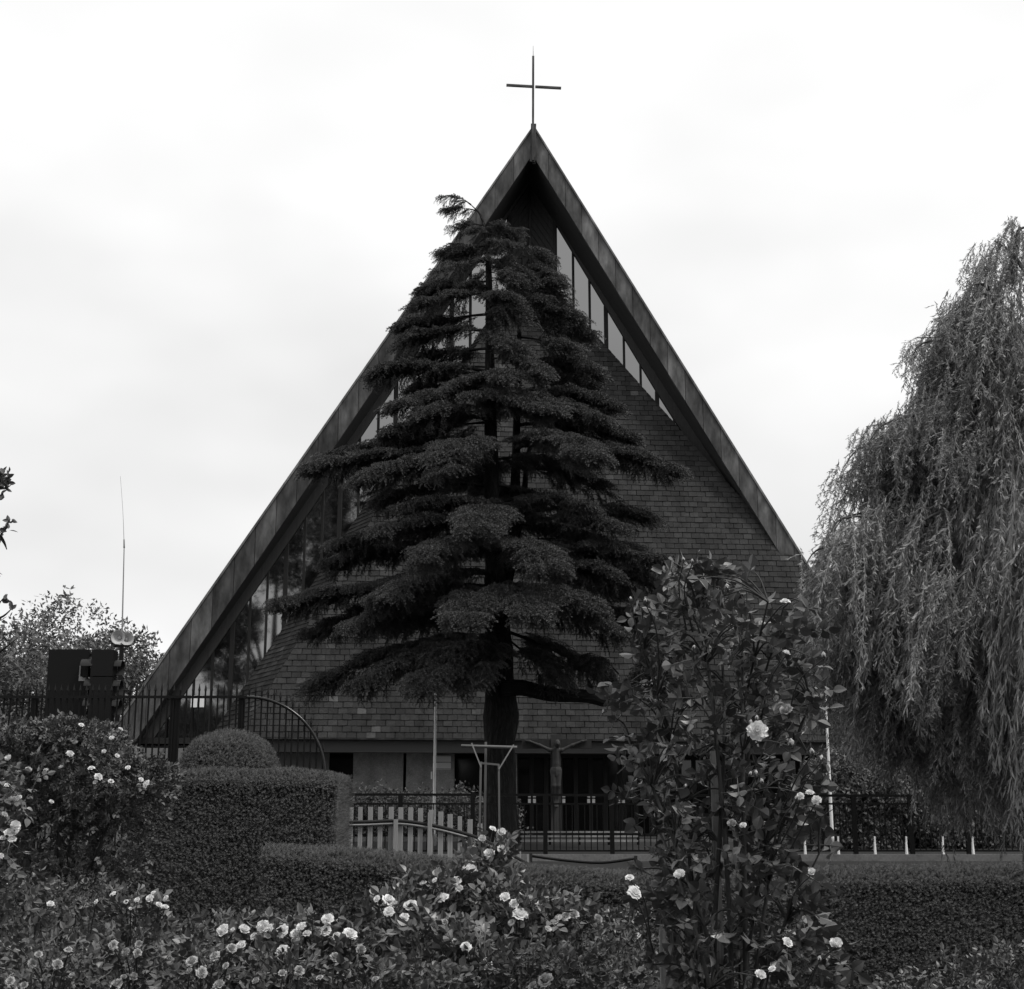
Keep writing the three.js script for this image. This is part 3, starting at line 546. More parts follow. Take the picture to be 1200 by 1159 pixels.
  for (let i = 0; i < 12; i++) { const y = 266 + i * 8, a = i * 2.4, r = lerp(0.3, 0.6, i / 12), p0 = trunkAt(y, 0); bough(p0, p0.clone().add(V3(Math.cos(a) * r, -0.06, Math.sin(a) * r)), 0.2, { dens: 150, from: 0.05, rise: 0.08, size: 0.65 }); }
  // short boughs towards the garden, hiding the trunk
  for (let i = 0; i < 24; i++) { const y = i < 16 ? rr(285, 540) : rr(540, 780), k = (y - 280) / 480, r = lerp(0.55, 3.0, k) * rr(0.6, 1.1), a = rr(-0.2, Math.PI + 0.2), p0 = trunkAt(y, i % 3 === 0 && y < 700 ? 1 : 0); bough(p0, p0.clone().add(V3(Math.cos(a) * r * 0.9, -0.1 - 0.2 * rnd(), Math.sin(a) * r)), lerp(0.28, 0.7, k), { dens: 120, from: 0.12, rise: lerp(0.12, 0.05, k) }); }
  // boughs on the far side
  for (let i = 0; i < 16; i++) { const y = rr(330, 760), r = lerp(0.8, 4.2, (y - 300) / 460) * rr(0.6, 1), a = rr(0.15, Math.PI - 0.15), p0 = trunkAt(y, 0); bough(p0, p0.clone().add(V3(Math.cos(a) * r * 0.8, -0.25 * rnd(), -Math.sin(a) * r)), lerp(0.4, 0.8, (y - 300) / 460), { dens: 90 }); }
  // foliage carried by the long right limb
  bough(at(720, 812, d - 0.4), at(786, 748, d - 0.5), 0.6, { rise: 0.1, bare: true, from: 0.1, dens: 200 }); bough(at(725, 790, d - 0.4), at(690, 765, d - 0.7), 0.5, { rise: 0.12, from: 0.1, dens: 200 }); bough(at(745, 790, d - 0.3), at(780, 800, d), 0.5, { rise: 0.05, from: 0.1, dens: 200 });
  cl.build('foliage', [cedarSpray(), cedarSpray(), cedarSpray()], L.cedar, t);
  console.log('cedar sprays', cl.m.length);
}

// ---------------------------------------------------------------- willow
{
  setSeed(991);
  const d = 20.5, base = at(1238, 985, d); base.y = groundY(d);
  const t = thing('willow_tree', 'weeping willow trailing leafy strands over the hedge and railing', 'tree', base);
  const fork = V3(base.x - 0.1, base.y + 2.6, base.z);
  part('trunk', tube([V3(base.x, base.y - 0.3, base.z), V3(base.x + 0.05, base.y + 1.2, base.z), fork, V3(base.x + 0.1, base.y + 4.6, base.z - 0.1), V3(base.x - 0.05, base.y + 7.6, base.z)], [0.42, 0.34, 0.28, 0.17, 0.05], 11, 0.15), M.paleBark, t);
  const cl = new Cloud();
  // silhouette read from the photograph: the crown's left edge by height
  const edge = [[255, 1188], [300, 1150], [345, 1122], [395, 1076], [430, 1088], [470, 1074], [488, 1032], [510, 1006], [540, 992], [620, 972], [700, 952], [760, 946]];
  const reach = []; for (const [y, x] of edge) { const p = at(x, y, d); reach.push([p.y, base.x - p.x]); }
  const rAt = y => { for (let i = 0; i < reach.length - 1; i++) if (y <= reach[i][0] && y >= reach[i + 1][0]) return lerp(reach[i][1], reach[i + 1][1], (reach[i][0] - y) / (reach[i][0] - reach[i + 1][0])); return y > reach[0][0] ? 0.4 : reach[reach.length - 1][1]; };
  const arcs = [];
  for (let i = 0; i < 130; i++) {
    const h = base.y + lerp(2.2, 8.2, Math.pow(rnd(), 1.05)); let a = rr(-Math.PI, Math.PI); if (i % 5 < 3) a = rr(Math.PI * 0.45, Math.PI * 1.4);
    const ragged = 0.84 + 0.4 * noise.noise(Math.cos(a) * 1.6 + 4, h * 0.9, Math.sin(a) * 1.6), r = rAt(h - 0.3) * ragged * Math.sqrt(rr(0.25, 1.0));
    const top = V3(base.x + Math.cos(a) * r, h, base.z + Math.sin(a) * r), st = V3(base.x, Math.max(base.y + 2.2, h - rr(0.6, 1.6)), base.z), midp = st.clone().lerp(top, 0.62); midp.y = h + rr(0.05, 0.35);
    arcs.push([st, midp, top, a, h, 0]);
  }
  // limbs reaching to the crown's visible edge
  for (let i = 0; i < edge.length - 1; i++) for (let k = 0; k < 4; k++) {
    const f = rnd(), top = at(lerp(edge[i][1], edge[i + 1][1], f) + rr(2, 34), lerp(edge[i][0], edge[i + 1][0], f) + rr(-6, 10), d + rr(-1.2, 1.2)), st = V3(base.x, Math.max(base.y + 2.2, top.y - rr(0.4, 1.3)), base.z), midp = st.clone().lerp(top, 0.6); midp.y = top.y + rr(-0.05, 0.25);
    arcs.push([st, midp, top, Math.atan2(top.z - base.z, top.x - base.x), top.y, 1]);
  }
  arcs.forEach(([a, b, c, ang, h, rim], i) => {
    if (rim ? i % 3 === 0 : i % 2 === 0) part('branch', tube([a, a.clone().lerp(b, 0.5).add(V3(rr(-.15, .15), 0.2, rr(-.15, .15))), b, c, c.clone().add(V3(Math.cos(ang) * 0.25, -0.3, Math.sin(ang) * 0.25))], [0.07, 0.045, 0.026, 0.014, 0.005], 6), M.paleBark, t);
    const curve = new THREE.CatmullRomCurve3([a, b, c]), up = smooth(base.y + 4.5, base.y + 8.2, h), drop = lerp(rr(0.7, 1.7), rr(0.35, 0.75), up), n = Math.round(lerp(27, 15, up) * rr(0.7, 1.25)), spread = lerp(0.36, 0.3, up), tone = rr(0.8, 1.2);
    for (let k = 0; k < n; k++) {
      const s = Math.pow(rr(0.25, 1), 0.5), p = curve.getPoint(s).add(V3(rr(-1, 1) * spread, rr(-0.14, 0.12), rr(-1, 1) * spread));
      let len = drop * rr(0.6, 1.25) * (p.x > 6.4 ? 2.0 : 1); const xb = p.x - 0.25 * len, low = base.y + Math.max(0.02, (xb < 5.4 ? lerp(2.1, 1.5, (xb - 4.2) / 1.2) : 1.5 - 1.5 * smooth(5.9, 6.6, xb)) + rr(-0.3, 0.5)); len = Math.min(len, (p.y - low) * 1.05); if (len < 0.22) continue;
      cl.add(p, V3(0.06 - Math.cos(ang) * 0.14 + rr(-.12, .12), 1, -Math.sin(ang) * 0.14 + rr(-.12, .12)).normalize(), rr(-0.9, 0.9), Math.max(0.7, Math.min(1.1, len)), tone * rr(0.7, 1.3), len);
    }
  });
  // sparse tips against the sky
  for (const [x, y] of [[1070, 398], [1082, 392], [1094, 392], [1010, 500], [1032, 488], [1052, 486], [1160, 300], [1172, 272], [1188, 254], [1120, 350], [1100, 420], [998, 545], [965, 640], [950, 700]]) for (let k = 0; k < 7; k++) { const p = at(x + rr(-6, 6), y + rr(-2, 8), d + rr(-0.4, 0.4)); cl.add(p, V3(rr(-0.1, 0.5), 1, rr(-0.2, 0.2)).normalize(), rr(-1, 1), 0.7, rr(0.7, 1.2), rr(0.3, 0.6)); }
  for (const [x0, y0, x1, y1, x2, y2] of [[1240, 520, 1150, 400, 1075, 396], [1250, 560, 1130, 490, 1015, 500], [1240, 420, 1190, 300, 1165, 282], [1245, 640, 1130, 560, 1000, 545]]) part('branch', tube([at(x0, y0, d), at(x1, y1, d - 0.2), at(x2, y2, d - 0.1)], [0.07, 0.025, 0.007], 6), M.paleBark, t);
  cl.build('foliage', [0, 1, 2, 3, 4].map(() => willowStrand(1)), L.willow, t);
  console.log('willow strands', cl.m.length);
}

// ---------------------------------------------------------------- broad-leaved trees: two behind the railings, some behind the camera (mirrored in the church glass)
const farSprays = [0, 1, 2].map(i => { setSeed(300 + i); return twigSpray(26, 0.6, 0.17, 0.036); });
const shrubSprays = [0, 1, 2].map(i => { setSeed(340 + i); return twigSpray(40, 0.42, 0.085, 0.02); });
function leafTree(name, label, base, crownY, rx, ry, n, s, group, sd, sprays = farSprays) {
  setSeed(sd); const t = thing(name, label, 'tree', base, group), cl = new Cloud(), c = V3(base.x, crownY, base.z);
  part('trunk', tube([V3(base.x, base.y - 0.2, base.z), V3(base.x + 0.1, lerp(base.y, crownY, 0.5), base.z), V3(base.x, crownY, base.z), V3(base.x + 0.1, crownY + ry * 0.7, base.z)], [0.3 * s, 0.22 * s, 0.14 * s, 0.03], 9, 0.1), M.bark, t);
  const clumps = []; for (let i = 0; i < 26; i++) { const v = rv().multiplyScalar(Math.cbrt(rr(0.2, 1))); const p = V3(c.x + v.x * rx, c.y + v.y * ry, c.z + v.z * rx); clumps.push([p, rr(0.22, 0.4) * rx]); }
  clumps.slice(0, 14).forEach(([p]) => part('branch', tube([V3(base.x, lerp(base.y, crownY, 0.75), base.z), p.clone().lerp(c, 0.4).add(V3(0, 0.1, 0)), p], [0.09 * s, 0.05 * s, 0.015], 5), M.bark, t));
  for (let i = 0; i < n; i++) { const [p, r] = pick(clumps), v = rv(), q = p.clone().addScaledVector(v, r * Math.cbrt(rnd())); cl.add(q, V3(v.x + rr(-.5, .5) + 0.35, v.y + rr(0.1, 0.9), v.z + rr(-.5, .5)).normalize(), rr(0, 6.28), rr(0.7, 1.3), rr(0.6, 1.35)); }
  cl.build('foliage', sprays, L.far, t); return t;
}
const bp = (px, d) => { const p = at(px, 985, d); p.y = groundY(d); return p; };
leafTree('broadleaf_tree', 'pale bushy tree behind the signal boards and black railings', bp(70, 50), 5.6, 4.0, 3.2, 1500, 0.8, undefined, 11);
leafTree('broadleaf_tree', 'rounded tree tucked against the foot of the church roof slope', bp(158, 54), 5.6, 3.4, 3.2, 1500, 0.8, undefined, 12);
leafTree('broadleaf_tree', 'loose pale tree standing beyond the far end of the railings', bp(-20, 46), 5.0, 3.2, 3.0, 1100, 0.8, undefined, 13);
leafTree('broadleaf_tree', 'dense dark tree filling the gap behind the willow trunk', bp(1160, 40), 4.4, 3.0, 2.9, 2600, 0.8, undefined, 14);
leafTree('broadleaf_tree', 'dense dark tree beyond the end of the church roof', bp(1270, 37), 4.4, 3.0, 2.9, 2600, 0.8, undefined, 15);
for (const [px, dd, h, r, lab, sd2] of [[-10, 44, 2.6, 1.8, 'dense shrub behind the railings beyond the signal board', 75], [60, 44, 2.4, 1.8, 'dense shrub behind the signal boards', 76], [125, 44, 2.2, 1.5, 'dense shrub beside the foot of the loudspeaker mast', 77], [420, 34, 0.6, 0.85, 'low dark shrub by the corner of the concrete porch wall', 78], [465, 34.2, 0.6, 0.85, 'low dark shrub against the middle of the concrete porch wall', 79], [545, 33.6, 0.6, 0.85, 'low dark shrub between the flagpole and the cedar trunk', 80], [1000, 30, 1.5, 0.8, 'leafy shrub behind the railing beside the hidden flagpole', 71], [1050, 31, 1.7, 0.9, 'rounded dark shrub behind the railing between two leafy shrubs', 72], [1105, 30.5, 1.8, 1.0, 'broad leafy shrub behind the railing under the willow', 73], [1165, 31, 2.0, 1.1, 'tall leafy shrub behind the railing near the willow trunk', 74]]) { const o = leafTree('garden_shrub', lab, bp(px, dd), groundY(dd) + h * 0.5, r, h * 0.55, h < 0.7 ? 700 : 1500, 0.3, undefined, sd2, shrubSprays); o.userData.category = 'shrub'; }
for (const [x, z, h, i] of [[-3, 20, 29, 0], [4.5, 19, 28, 1], [12, 20, 30, 2], [-11, 21, 27, 3]]) leafTree('park_tree', 'tall leafy park tree mirrored dark in the lower church glass', V3(x, 0, z), h * 0.51, 6.0, h * 0.49, 7500, 1.5, 'park trees mirrored in the church glass', 40 + i);

for (const [x, z, i] of [[-7, 15, 0], [-1, 14, 1], [5, 13.5, 2], [11, 14, 3]]) leafTree('park_tree', 'low bushy park tree mirrored at the foot of the church glass', V3(x, 0, z), 4.6, 3.6, 5.2, 2400, 0.8, 'low park trees mirrored in the church glass', 60 + i);
// ---------------------------------------------------------------- hedges
const yewA = (setSeed(21), yewSprig()), yewB = yewSprig(), yewC = yewSprig();
function hedgeSkin(cl, p, n, tone, s = 1) { const d = n.clone().multiplyScalar(0.7).add(V3(rr(-0.3, 0.9), rr(-0.15, 0.6), rr(-0.4, 0.4))).normalize(); cl.add(p.clone().addScaledVector(n, rr(-0.05, 0.02)), d, rr(0, 6.28), s * rr(0.8, 1.35), tone * rr(0.6, 1.4)); }
const hedgeCore = L.yew;
function boxHedge(name, label, sdNum, path, foot, depth, topAt, dens) { // path: points of the front face on the ground, topAt(s) height
  setSeed(sdNum);
  const curve = new THREE.CatmullRomCurve3(path, false, 'catmullrom', 0.2), len = curve.getLength(), t = thing(name, label, 'hedge', V3(path[0].x, foot, path[0].z)), cl = new Cloud(), R = 0.16;
  const prof = s => { const h = topAt(s); return [[0, foot], [0, h - R], [0.3 * R, h - 0.3 * R], [R, h], [depth - R, h], [depth, h - R], [depth, foot]]; };
  const N = 40, tris = [];
  const pos = (s, q) => { const p = curve.getPointAt(s), tg = curve.getTangentAt(s), nb = V3(tg.z, 0, -tg.x).normalize(); if (nb.z > 0) nb.negate(); return V3(p.x + nb.x * q[0], q[1], p.z + nb.z * q[0]); };
  const shrink = q => [q[0] === 0 ? 0.05 : q[0] === depth ? depth - 0.05 : q[0], q[1] > foot ? q[1] - 0.05 : q[1]];
  for (let i = 0; i < N; i++) { const a = prof(i / N).map(shrink), b = prof((i + 1) / N).map(shrink); for (let k = 0; k < a.length - 1; k++) { const p = pos(i / N, a[k]), q = pos(i / N, a[k + 1]), r = pos((i + 1) / N, b[k + 1]), u = pos((i + 1) / N, b[k]); tris.push(p, u, r, p, r, q); } }
  for (const s of [0, 1]) { const a = prof(s).map(shrink).map(q => pos(s, q)); for (let k = 1; k < a.length - 1; k++) tris.push(a[0], a[k], a[k + 1]); }
  part('hedge_core', soup(tris), hedgeCore, t);
  const lump = (p) => 0.03 * noise.noise(p.x * 1.3, p.y * 1.6, p.z * 1.3) + 0.016 * noise.noise(p.x * 6, p.y * 11, p.z * 6);
  const put = (s, q, n) => { const p = pos(s, q); const l = lump(p); p.addScaledVector(n, l); hedgeSkin(cl, p, n, 1, 0.46); };
  const total = Math.round(len * dens * 5);
  for (let i = 0; i < total; i++) { const s = rnd(), h = topAt(s), tg = curve.getTangentAt(s), nf = V3(-tg.z, 0, tg.x).normalize(); if (nf.z < 0) nf.negate(); put(s, [0, rr(Math.max(foot, 0.0), h - R * 0.4)], nf); }
  for (let i = 0; i < total * 0.55; i++) { const s = rnd(), h = topAt(s), tg = curve.getTangentAt(s), nf = V3(-tg.z, 0, tg.x).normalize(); if (nf.z < 0) nf.negate(); const f = rnd(); if (f < 0.4) { const a = rr(0, Math.PI / 2); put(s, [R - R * Math.cos(a), h - R + R * Math.sin(a)], nf.clone().multiplyScalar(Math.cos(a)).add(V3(0, Math.sin(a), 0)).normalize()); } else put(s, [rr(R, depth), h], V3(rr(-0.3, 0.3), 1, rr(-0.3, 0.3)).normalize()); }
  for (const s of [0, 1]) { const tg = curve.getTangentAt(s).multiplyScalar(s ? 1 : -1); for (let i = 0; i < depth * dens; i++) put(s, [rr(0, depth), rr(foot, topAt(s))], tg); }
  cl.build('foliage', [yewA, yewB, yewC], L.yew, t);
  return t;
}
{
  // low clipped hedge along the rose garden
  const dd = 13.6, tops = [[300, 986], [400, 993], [500, 1003], [640, 1016], [750, 1020], [1000, 1017], [1200, 1013], [1500, 1011]];
  const x0 = at(306, 985, dd).x, x1 = at(1420, 985, dd).x;
  const topAt = s => { const px = 600 + lerp(x0, x1, s) / dd * F; let y = 1011; for (let i = 0; i < tops.length - 1; i++) if (px >= tops[i][0] && px <= tops[i + 1][0]) y = lerp(tops[i][1], tops[i + 1][1], (px - tops[i][0]) / (tops[i + 1][0] - tops[i][0])); return at(600, y, dd + 0.1).y - 0.055; };
  boxHedge('clipped_hedge', 'long low clipped hedge running behind the rose beds', 31, [V3(x0, 0, -dd), V3(lerp(x0, x1, 0.33), 0, -dd), V3(lerp(x0, x1, 0.66), 0, -dd), V3(x1, 0, -dd)], 0.0, 0.9, topAt, 1900);
  // tall hedge block
  const d2 = 15, a0 = at(150, 985, d2).x, a1 = at(393, 985, d2).x, th = at(300, 897, d2).y - 0.075;
  boxHedge('clipped_hedge', 'tall square clipped hedge block below the domed topiary', 32, [V3(a0, 0, -d2), V3(lerp(a0, a1, 0.5), 0, -d2), V3(a1, 0, -d2)], 0.0, 1.3, s => th - 0.06 * smooth(0.25, 0, s) - 0.05 * smooth(0.93, 1, s) + 0.012 * Math.sin(s * 19), 2500);
  // dome
  setSeed(33);
  const d3 = 17.2, c = at(268, 904, d3), R = at(322, 900, d3).x - c.x, top = at(268, 860, d3).y, hy = top - c.y;
  const t = thing('topiary_dome', 'smooth domed topiary bush rising above the tall hedge block', 'topiary', V3(c.x, groundY(d3) - 0.1, c.z)), cl = new Cloud();
  const dome = new THREE.SphereGeometry(1, 24, 12, 0, Math.PI * 2, 0, Math.PI / 2).toNonIndexed(); dome.scale(R - 0.05, hy - 0.04, R - 0.05); dome.translate(c.x, c.y, c.z);
  const cyl = new THREE.CylinderGeometry(R - 0.05, R - 0.1, c.y - groundY(d3) + 0.1, 24, 1).toNonIndexed(); cyl.translate(c.x, (c.y + groundY(d3) - 0.1) / 2, c.z);
  part('topiary_core', [dome, cyl], hedgeCore, t);
  for (let i = 0; i < 14000; i++) { const v = rv(); v.y = Math.abs(v.y); const n = V3(v.x / R, v.y / hy, v.z / R).normalize(), p = V3(c.x + v.x * R, c.y + v.y * hy, c.z + v.z * R); hedgeSkin(cl, p, n, 1, 0.5); }
  for (let i = 0; i < 1500; i++) { const a = rr(0, 6.28), n = V3(Math.cos(a), 0, Math.sin(a)); hedgeSkin(cl, V3(c.x + n.x * R, rr(groundY(d3), c.y), c.z + n.z * R), n, 1); }
  cl.build('foliage', [yewA, yewB], L.yew, t);
}

// ---------------------------------------------------------------- black park railing with a swept end
{
  const d = 22, gy = groundY(d), t = thing('park_railing', 'tall black spear topped railing sweeping down in a curve beside the topiary', 'railing', V3(at(150, 985, d).x, gy, -d));
  const railY = at(150, 817, d).y, X = px => at(px, 817, d).x, cx = X(290), xEnd = X(384), Rx = xEnd - cx, Ry = railY - at(300, 912, d).y;
  const topOf = x => x <= cx ? railY : railY - Ry * (1 - Math.sqrt(Math.max(0, 1 - ((x - cx) / Rx) ** 2)));
  const tip = (x, y) => { const g = new THREE.ConeGeometry(0.022, 0.11, 6).toNonIndexed(); g.translate(x, y + 0.055, -d); return uvMetres(g); };
  for (let px = -24; px < 382; px += 7.35) { const x = X(px), y = topOf(x) + 0.1; part('bar', [bar(V3(x, gy, -d), V3(x, y, -d), 0.022), tip(x, y)], M.ironBlack, t); }
  part('rail', bar(V3(X(-26), railY, -d + 0.03), V3(cx, railY, -d + 0.03), 0.04, 0.02), M.ironBlack, t);
  const arc = []; for (let i = 0; i <= 14; i++) { const a = i / 14 * Math.PI * 0.5; arc.push(V3(cx + Rx * Math.sin(a), railY - Ry * (1 - Math.cos(a)), -d + 0.035)); }
  part('curved_rail', tube(arc, [0.024, 0.024], 8), mat(0.05, 0.22, { metalness: 0.7 }), t);
  part('rail', bar(V3(X(-26), gy + 0.25, -d + 0.03), V3(xEnd, gy + 0.25, -d + 0.03), 0.04, 0.02), M.ironBlack, t);
  for (const px of [205, 283, 40, -20]) { const x = X(px); part('post', bar(V3(x, gy - 0.1, -d - 0.05), V3(x, railY + 0.02, -d - 0.05), px === 205 ? 0.13 : 0.085, 0.08), M.ironBlack, t); }
}
// ---------------------------------------------------------------- road guard rail
{
  const d = 25.85, by = 1.37, t = thing('guard_railing', 'long low black pedestrian railing along the kerb before the church', 'railing', V3(at(760, 985, d).x, by, -d));
  const X = px => at(px, 960, d).x, topY = at(600, 931, d).y, secY = at(600, 942, d).y, lowY = at(600, 997, d).y;
  const posts = [398, 469, 554, 639, 717, 800, 890, 1001, 1067, 1133, 1200, 1268];
  for (const px of posts) part('post', bar(V3(X(px), by - 0.02, -d), V3(X(px), topY - 0.021, -d), 0.075, 0.075), M.ironBlack, t);
  part('top_rail', bar(V3(X(394), topY, -d), V3(X(1270), topY - 0.03, -d), 0.042, 0.06), M.ironBlack, t);
  for (let i = 0; i < posts.length - 1; i++) {
    const a = X(posts[i]) + 0.04, b = X(posts[i + 1]) - 0.04, n = Math.round((b - a) / 0.105);
    for (const y of [secY, lowY]) part('rail', bar(V3(a, y, -d), V3(b, y, -d), 0.03, 0.03), M.ironBlack, t);
    for (let k = 1; k < n; k++) { const x = lerp(a, b, k / n); part('bar', bar(V3(x, lowY + 0.015, -d), V3(x, secY - 0.015, -d), 0.018), M.ironBlack, t); }
    if (posts[i] > 540 && posts[i] < 760) for (const k of [0.36, 0.27]) part('rail', bar(V3(a, lerp(lowY, secY, k), -d + 0.02), V3(b, lerp(lowY, secY, k), -d + 0.02), 0.018, 0.014), M.ironBlack, t);
  }
}
// low white slatted barrier seen through the railing
{
  const d = 31, t = thing('slatted_barrier', 'low white slatted barrier behind the railing near the crucifix', 'barrier', V3(at(670, 985, d).x, groundY(d), -d));
  const x0 = at(610, 985, d).x, x1 = at(748, 985, d).x;
  for (const py of [975, 980, 985.5]) part('slat', bar(V3(x0, at(670, py, d).y, -d), V3(x1, at(670, py, d).y, -d), 0.036, 0.02), M.offwhite, t);
  for (let k = 0; k <= 4; k++) { const x = lerp(x0, x1, k / 4); part('post', bar(V3(x, groundY(d), -d - 0.035), V3(x, at(670, 973, d).y, -d - 0.035), 0.05, 0.05), M.black, t); }
}
// white marker posts on the kerb by the willow
for (const [px, i] of [[944, 0], [983, 1], [1026, 2], [1063, 3], [1106, 4], [1141, 5]]) {
  const d = 25.68, p = at(px, 1006, d); const t = thing('marker_post', 'short white painted marker post on the kerb under the willow', 'marker post', V3(p.x, 1.37, -d), 'white marker posts along the kerb');
  const g = new THREE.CylinderGeometry(0.02, 0.03, 0.2, 4, 1).toNonIndexed(); g.rotateY(Math.PI / 4); g.translate(p.x, 1.37 + 0.1, -d); part('base_block', uvMetres(g), M.white, t);
  part('stub', bar(V3(p.x + 0.006, 1.57, -d), V3(p.x + 0.006, 1.57 + 0.1, -d), 0.026, 0.026), M.white, t);
}
// ---------------------------------------------------------------- flagpoles
for (const [px, py, pb, d, lab, lx] of [[510.5, 807, 940, 30.5, 'bare white flagpole in front of the concrete porch wall', 508], [967, 812, 965, 28.5, 'bare white flagpole half hidden by the willow edge', 971.5]]) {
  const top = at(px, py, d), b = V3(top.x, groundY(d), top.z), t = thing('flagpole', lab, 'flagpole', b);
  part('pole', tube([b, b.clone().lerp(top, 0.5), top], [0.034, 0.029, 0.02], 10), M.white, t);
  const s = new THREE.SphereGeometry(0.03, 10, 8).toNonIndexed(); s.translate(top.x, top.y + 0.02, top.z); part('finial', s, M.white, t);
  part('base_collar', tube([b, b.clone().add(V3(0, 0.25, 0))], [0.06, 0.055], 10), M.offwhite, t);
  part('cleat', bar(V3(b.x - 0.06, b.y + 1.35, b.z + 0.05), V3(b.x - 0.06, b.y + 1.5, b.z + 0.05), 0.03), M.white, t);
}
// ---------------------------------------------------------------- timber paling fence dipping behind the hedge
{
  setSeed(61);
  const d = 18, t = thing('paling_fence', 'weathered wooden paling fence with a rail dipping away behind the hedge', 'fence', V3(at(480, 985, d).x, groundY(d), -d));
  const pales = [[399, 939], [411, 946], [423, 945.5], [434.5, 945.5], [446, 945.5], [458.5, 945.5], [470, 946], [481.5, 946], [493, 947], [505, 949], [516.5, 951], [528, 954], [539.5, 956.5], [550.5, 960], [563, 965], [597, 983], [608.5, 990.5], [620.5, 1001]];
  for (const [px, py] of pales) { const x = at(px, py, d).x, y = at(px, py, d).y, w = 0.056 * rr(0.9, 1.1); part('pale', bar(V3(x, groundY(d) - 0.05, -d), V3(x + rr(-.008, .008), y, -d), w, 0.022), M.wood, t); }
  const ry = [[398, 963.5], [430, 963.2], [468, 962], [500, 966], [535, 974], [563, 983], [590, 996], [612, 1009], [640, 1022]].map(p => at(p[0], p[1], d - 0.03));
  part('rail', tube(ry, ry.map(() => 0.02), 6), M.darkWood, t);
  part('rail_cap', tube(ry.map(p => p.clone().add(V3(0, -0.033, 0.004))), ry.map(() => 0.014), 6), M.wood, t);
  for (const [px, py] of [[464, 960], [504, 952]]) { const p = at(px, py, d - 0.06); part('post', bar(V3(p.x, groundY(d) - 0.1, p.z), p, 0.05, 0.05), M.wood, t); }
  // rope sagging on from the fence end
  const d2 = 17.2, rope = [[622, 1003], [660, 1008], [705, 1011], [745, 1006]].map(p => at(p[0], p[1], d2)); 
  const rp = thing('rope_barrier', 'dark sagging rope strung between two short stakes behind the hedge', 'rope', V3(rope[0].x, groundY(d2), -d2));
  part('rope', tube(rope, [0.016, 0.016], 6), M.black, rp); for (const p of [rope[0], rope[3]]) part('stake', bar(V3(p.x, groundY(d2) - 0.1, p.z), V3(p.x, p.y + 0.03, p.z), 0.035), M.darkWood, rp);
}
// ---------------------------------------------------------------- traffic signals
{
  const d = 24, pole = at(102, 985, d), gy = groundY(d);
  const t = thing('traffic_signal', 'black traffic signal heads with large backing board seen from behind', 'traffic signal', V3(pole.x, gy, -d));
  const X = (px, dd = d) => at(px, 805, dd).x, Y = (py, dd = d) => at(100, py, dd).y;
  part('pole', tube([V3(pole.x, gy - 0.1, -d), V3(pole.x, Y(765), -d)], [0.062, 0.058], 12), mat(0.22, 0.5), t);
  part('backing_board', [box(X(57), X(104.6), Y(848), Y(762), -d + 0.1, -d + 0.125)], mat(0.008, 0.5), t);
  part('signal_housing', [box(X(68), X(92), Y(843), Y(766), -d - 0.14, -d + 0.099)], M.black, t);
  part('bracket', [bar(V3(X(80), Y(768), -d + 0.02), V3(pole.x, Y(768), -d + 0.02), 0.05), bar(V3(X(80), Y(840), -d + 0.02), V3(pole.x, Y(840), -d + 0.02), 0.05), bar(V3(pole.x, Y(770), -d + 0.1), V3(X(124), Y(770), -d + 0.1), 0.05)], M.black, t);
  // second head, nearer, turned to the side
  const b0 = X(111), b1 = X(136.5);
  for (const [y0, y1] of [[846, 819.5], [818.5, 795.5], [794.5, 764]]) part('signal_housing', box(b0, b1, Y(y0), Y(y1), -d + 0.02, -d + 0.3), mat(0.010, 0.45), t);
  const visor = (px, py, s, r, len) => { const g = new THREE.CylinderGeometry(r * 0.98, r, len, 16, 1, true, 0, Math.PI * 1.55).toNonIndexed(); g.rotateZ(Math.PI / 2); g.rotateX(-0.1); g.translate(X(px) + s * len / 2, Y(py), -d + 0.16); return g; };
  for (const py of [784, 807, 830]) { part('visor', visor(137, py, 1, 0.125, 0.12), mat(0.03, 0.45), t); part('visor', visor(112.5, py, -1, 0.15, py === 784 ? 0.2 : 0.12), mat(0.03, 0.45), t); part('lens', (() => { const g = new THREE.CylinderGeometry(0.1, 0.1, 0.02, 18).toNonIndexed(); g.rotateZ(Math.PI / 2); g.translate(b0 - 0.012, Y(py), -d + 0.16); return g; })(), M.darkGlass, t); }
  part('backing_edge', [box(X(94.5), X(96), Y(799), Y(781), -d + 0.127, -d + 0.14), box(X(96.05), X(103.5), Y(799), Y(794), -d + 0.127, -d + 0.14)], M.offwhite, t);
  part('cable_clip', [box(X(102.5), X(106), Y(822), Y(818), -d + 0.127, -d + 0.16)], M.satin, t);
}
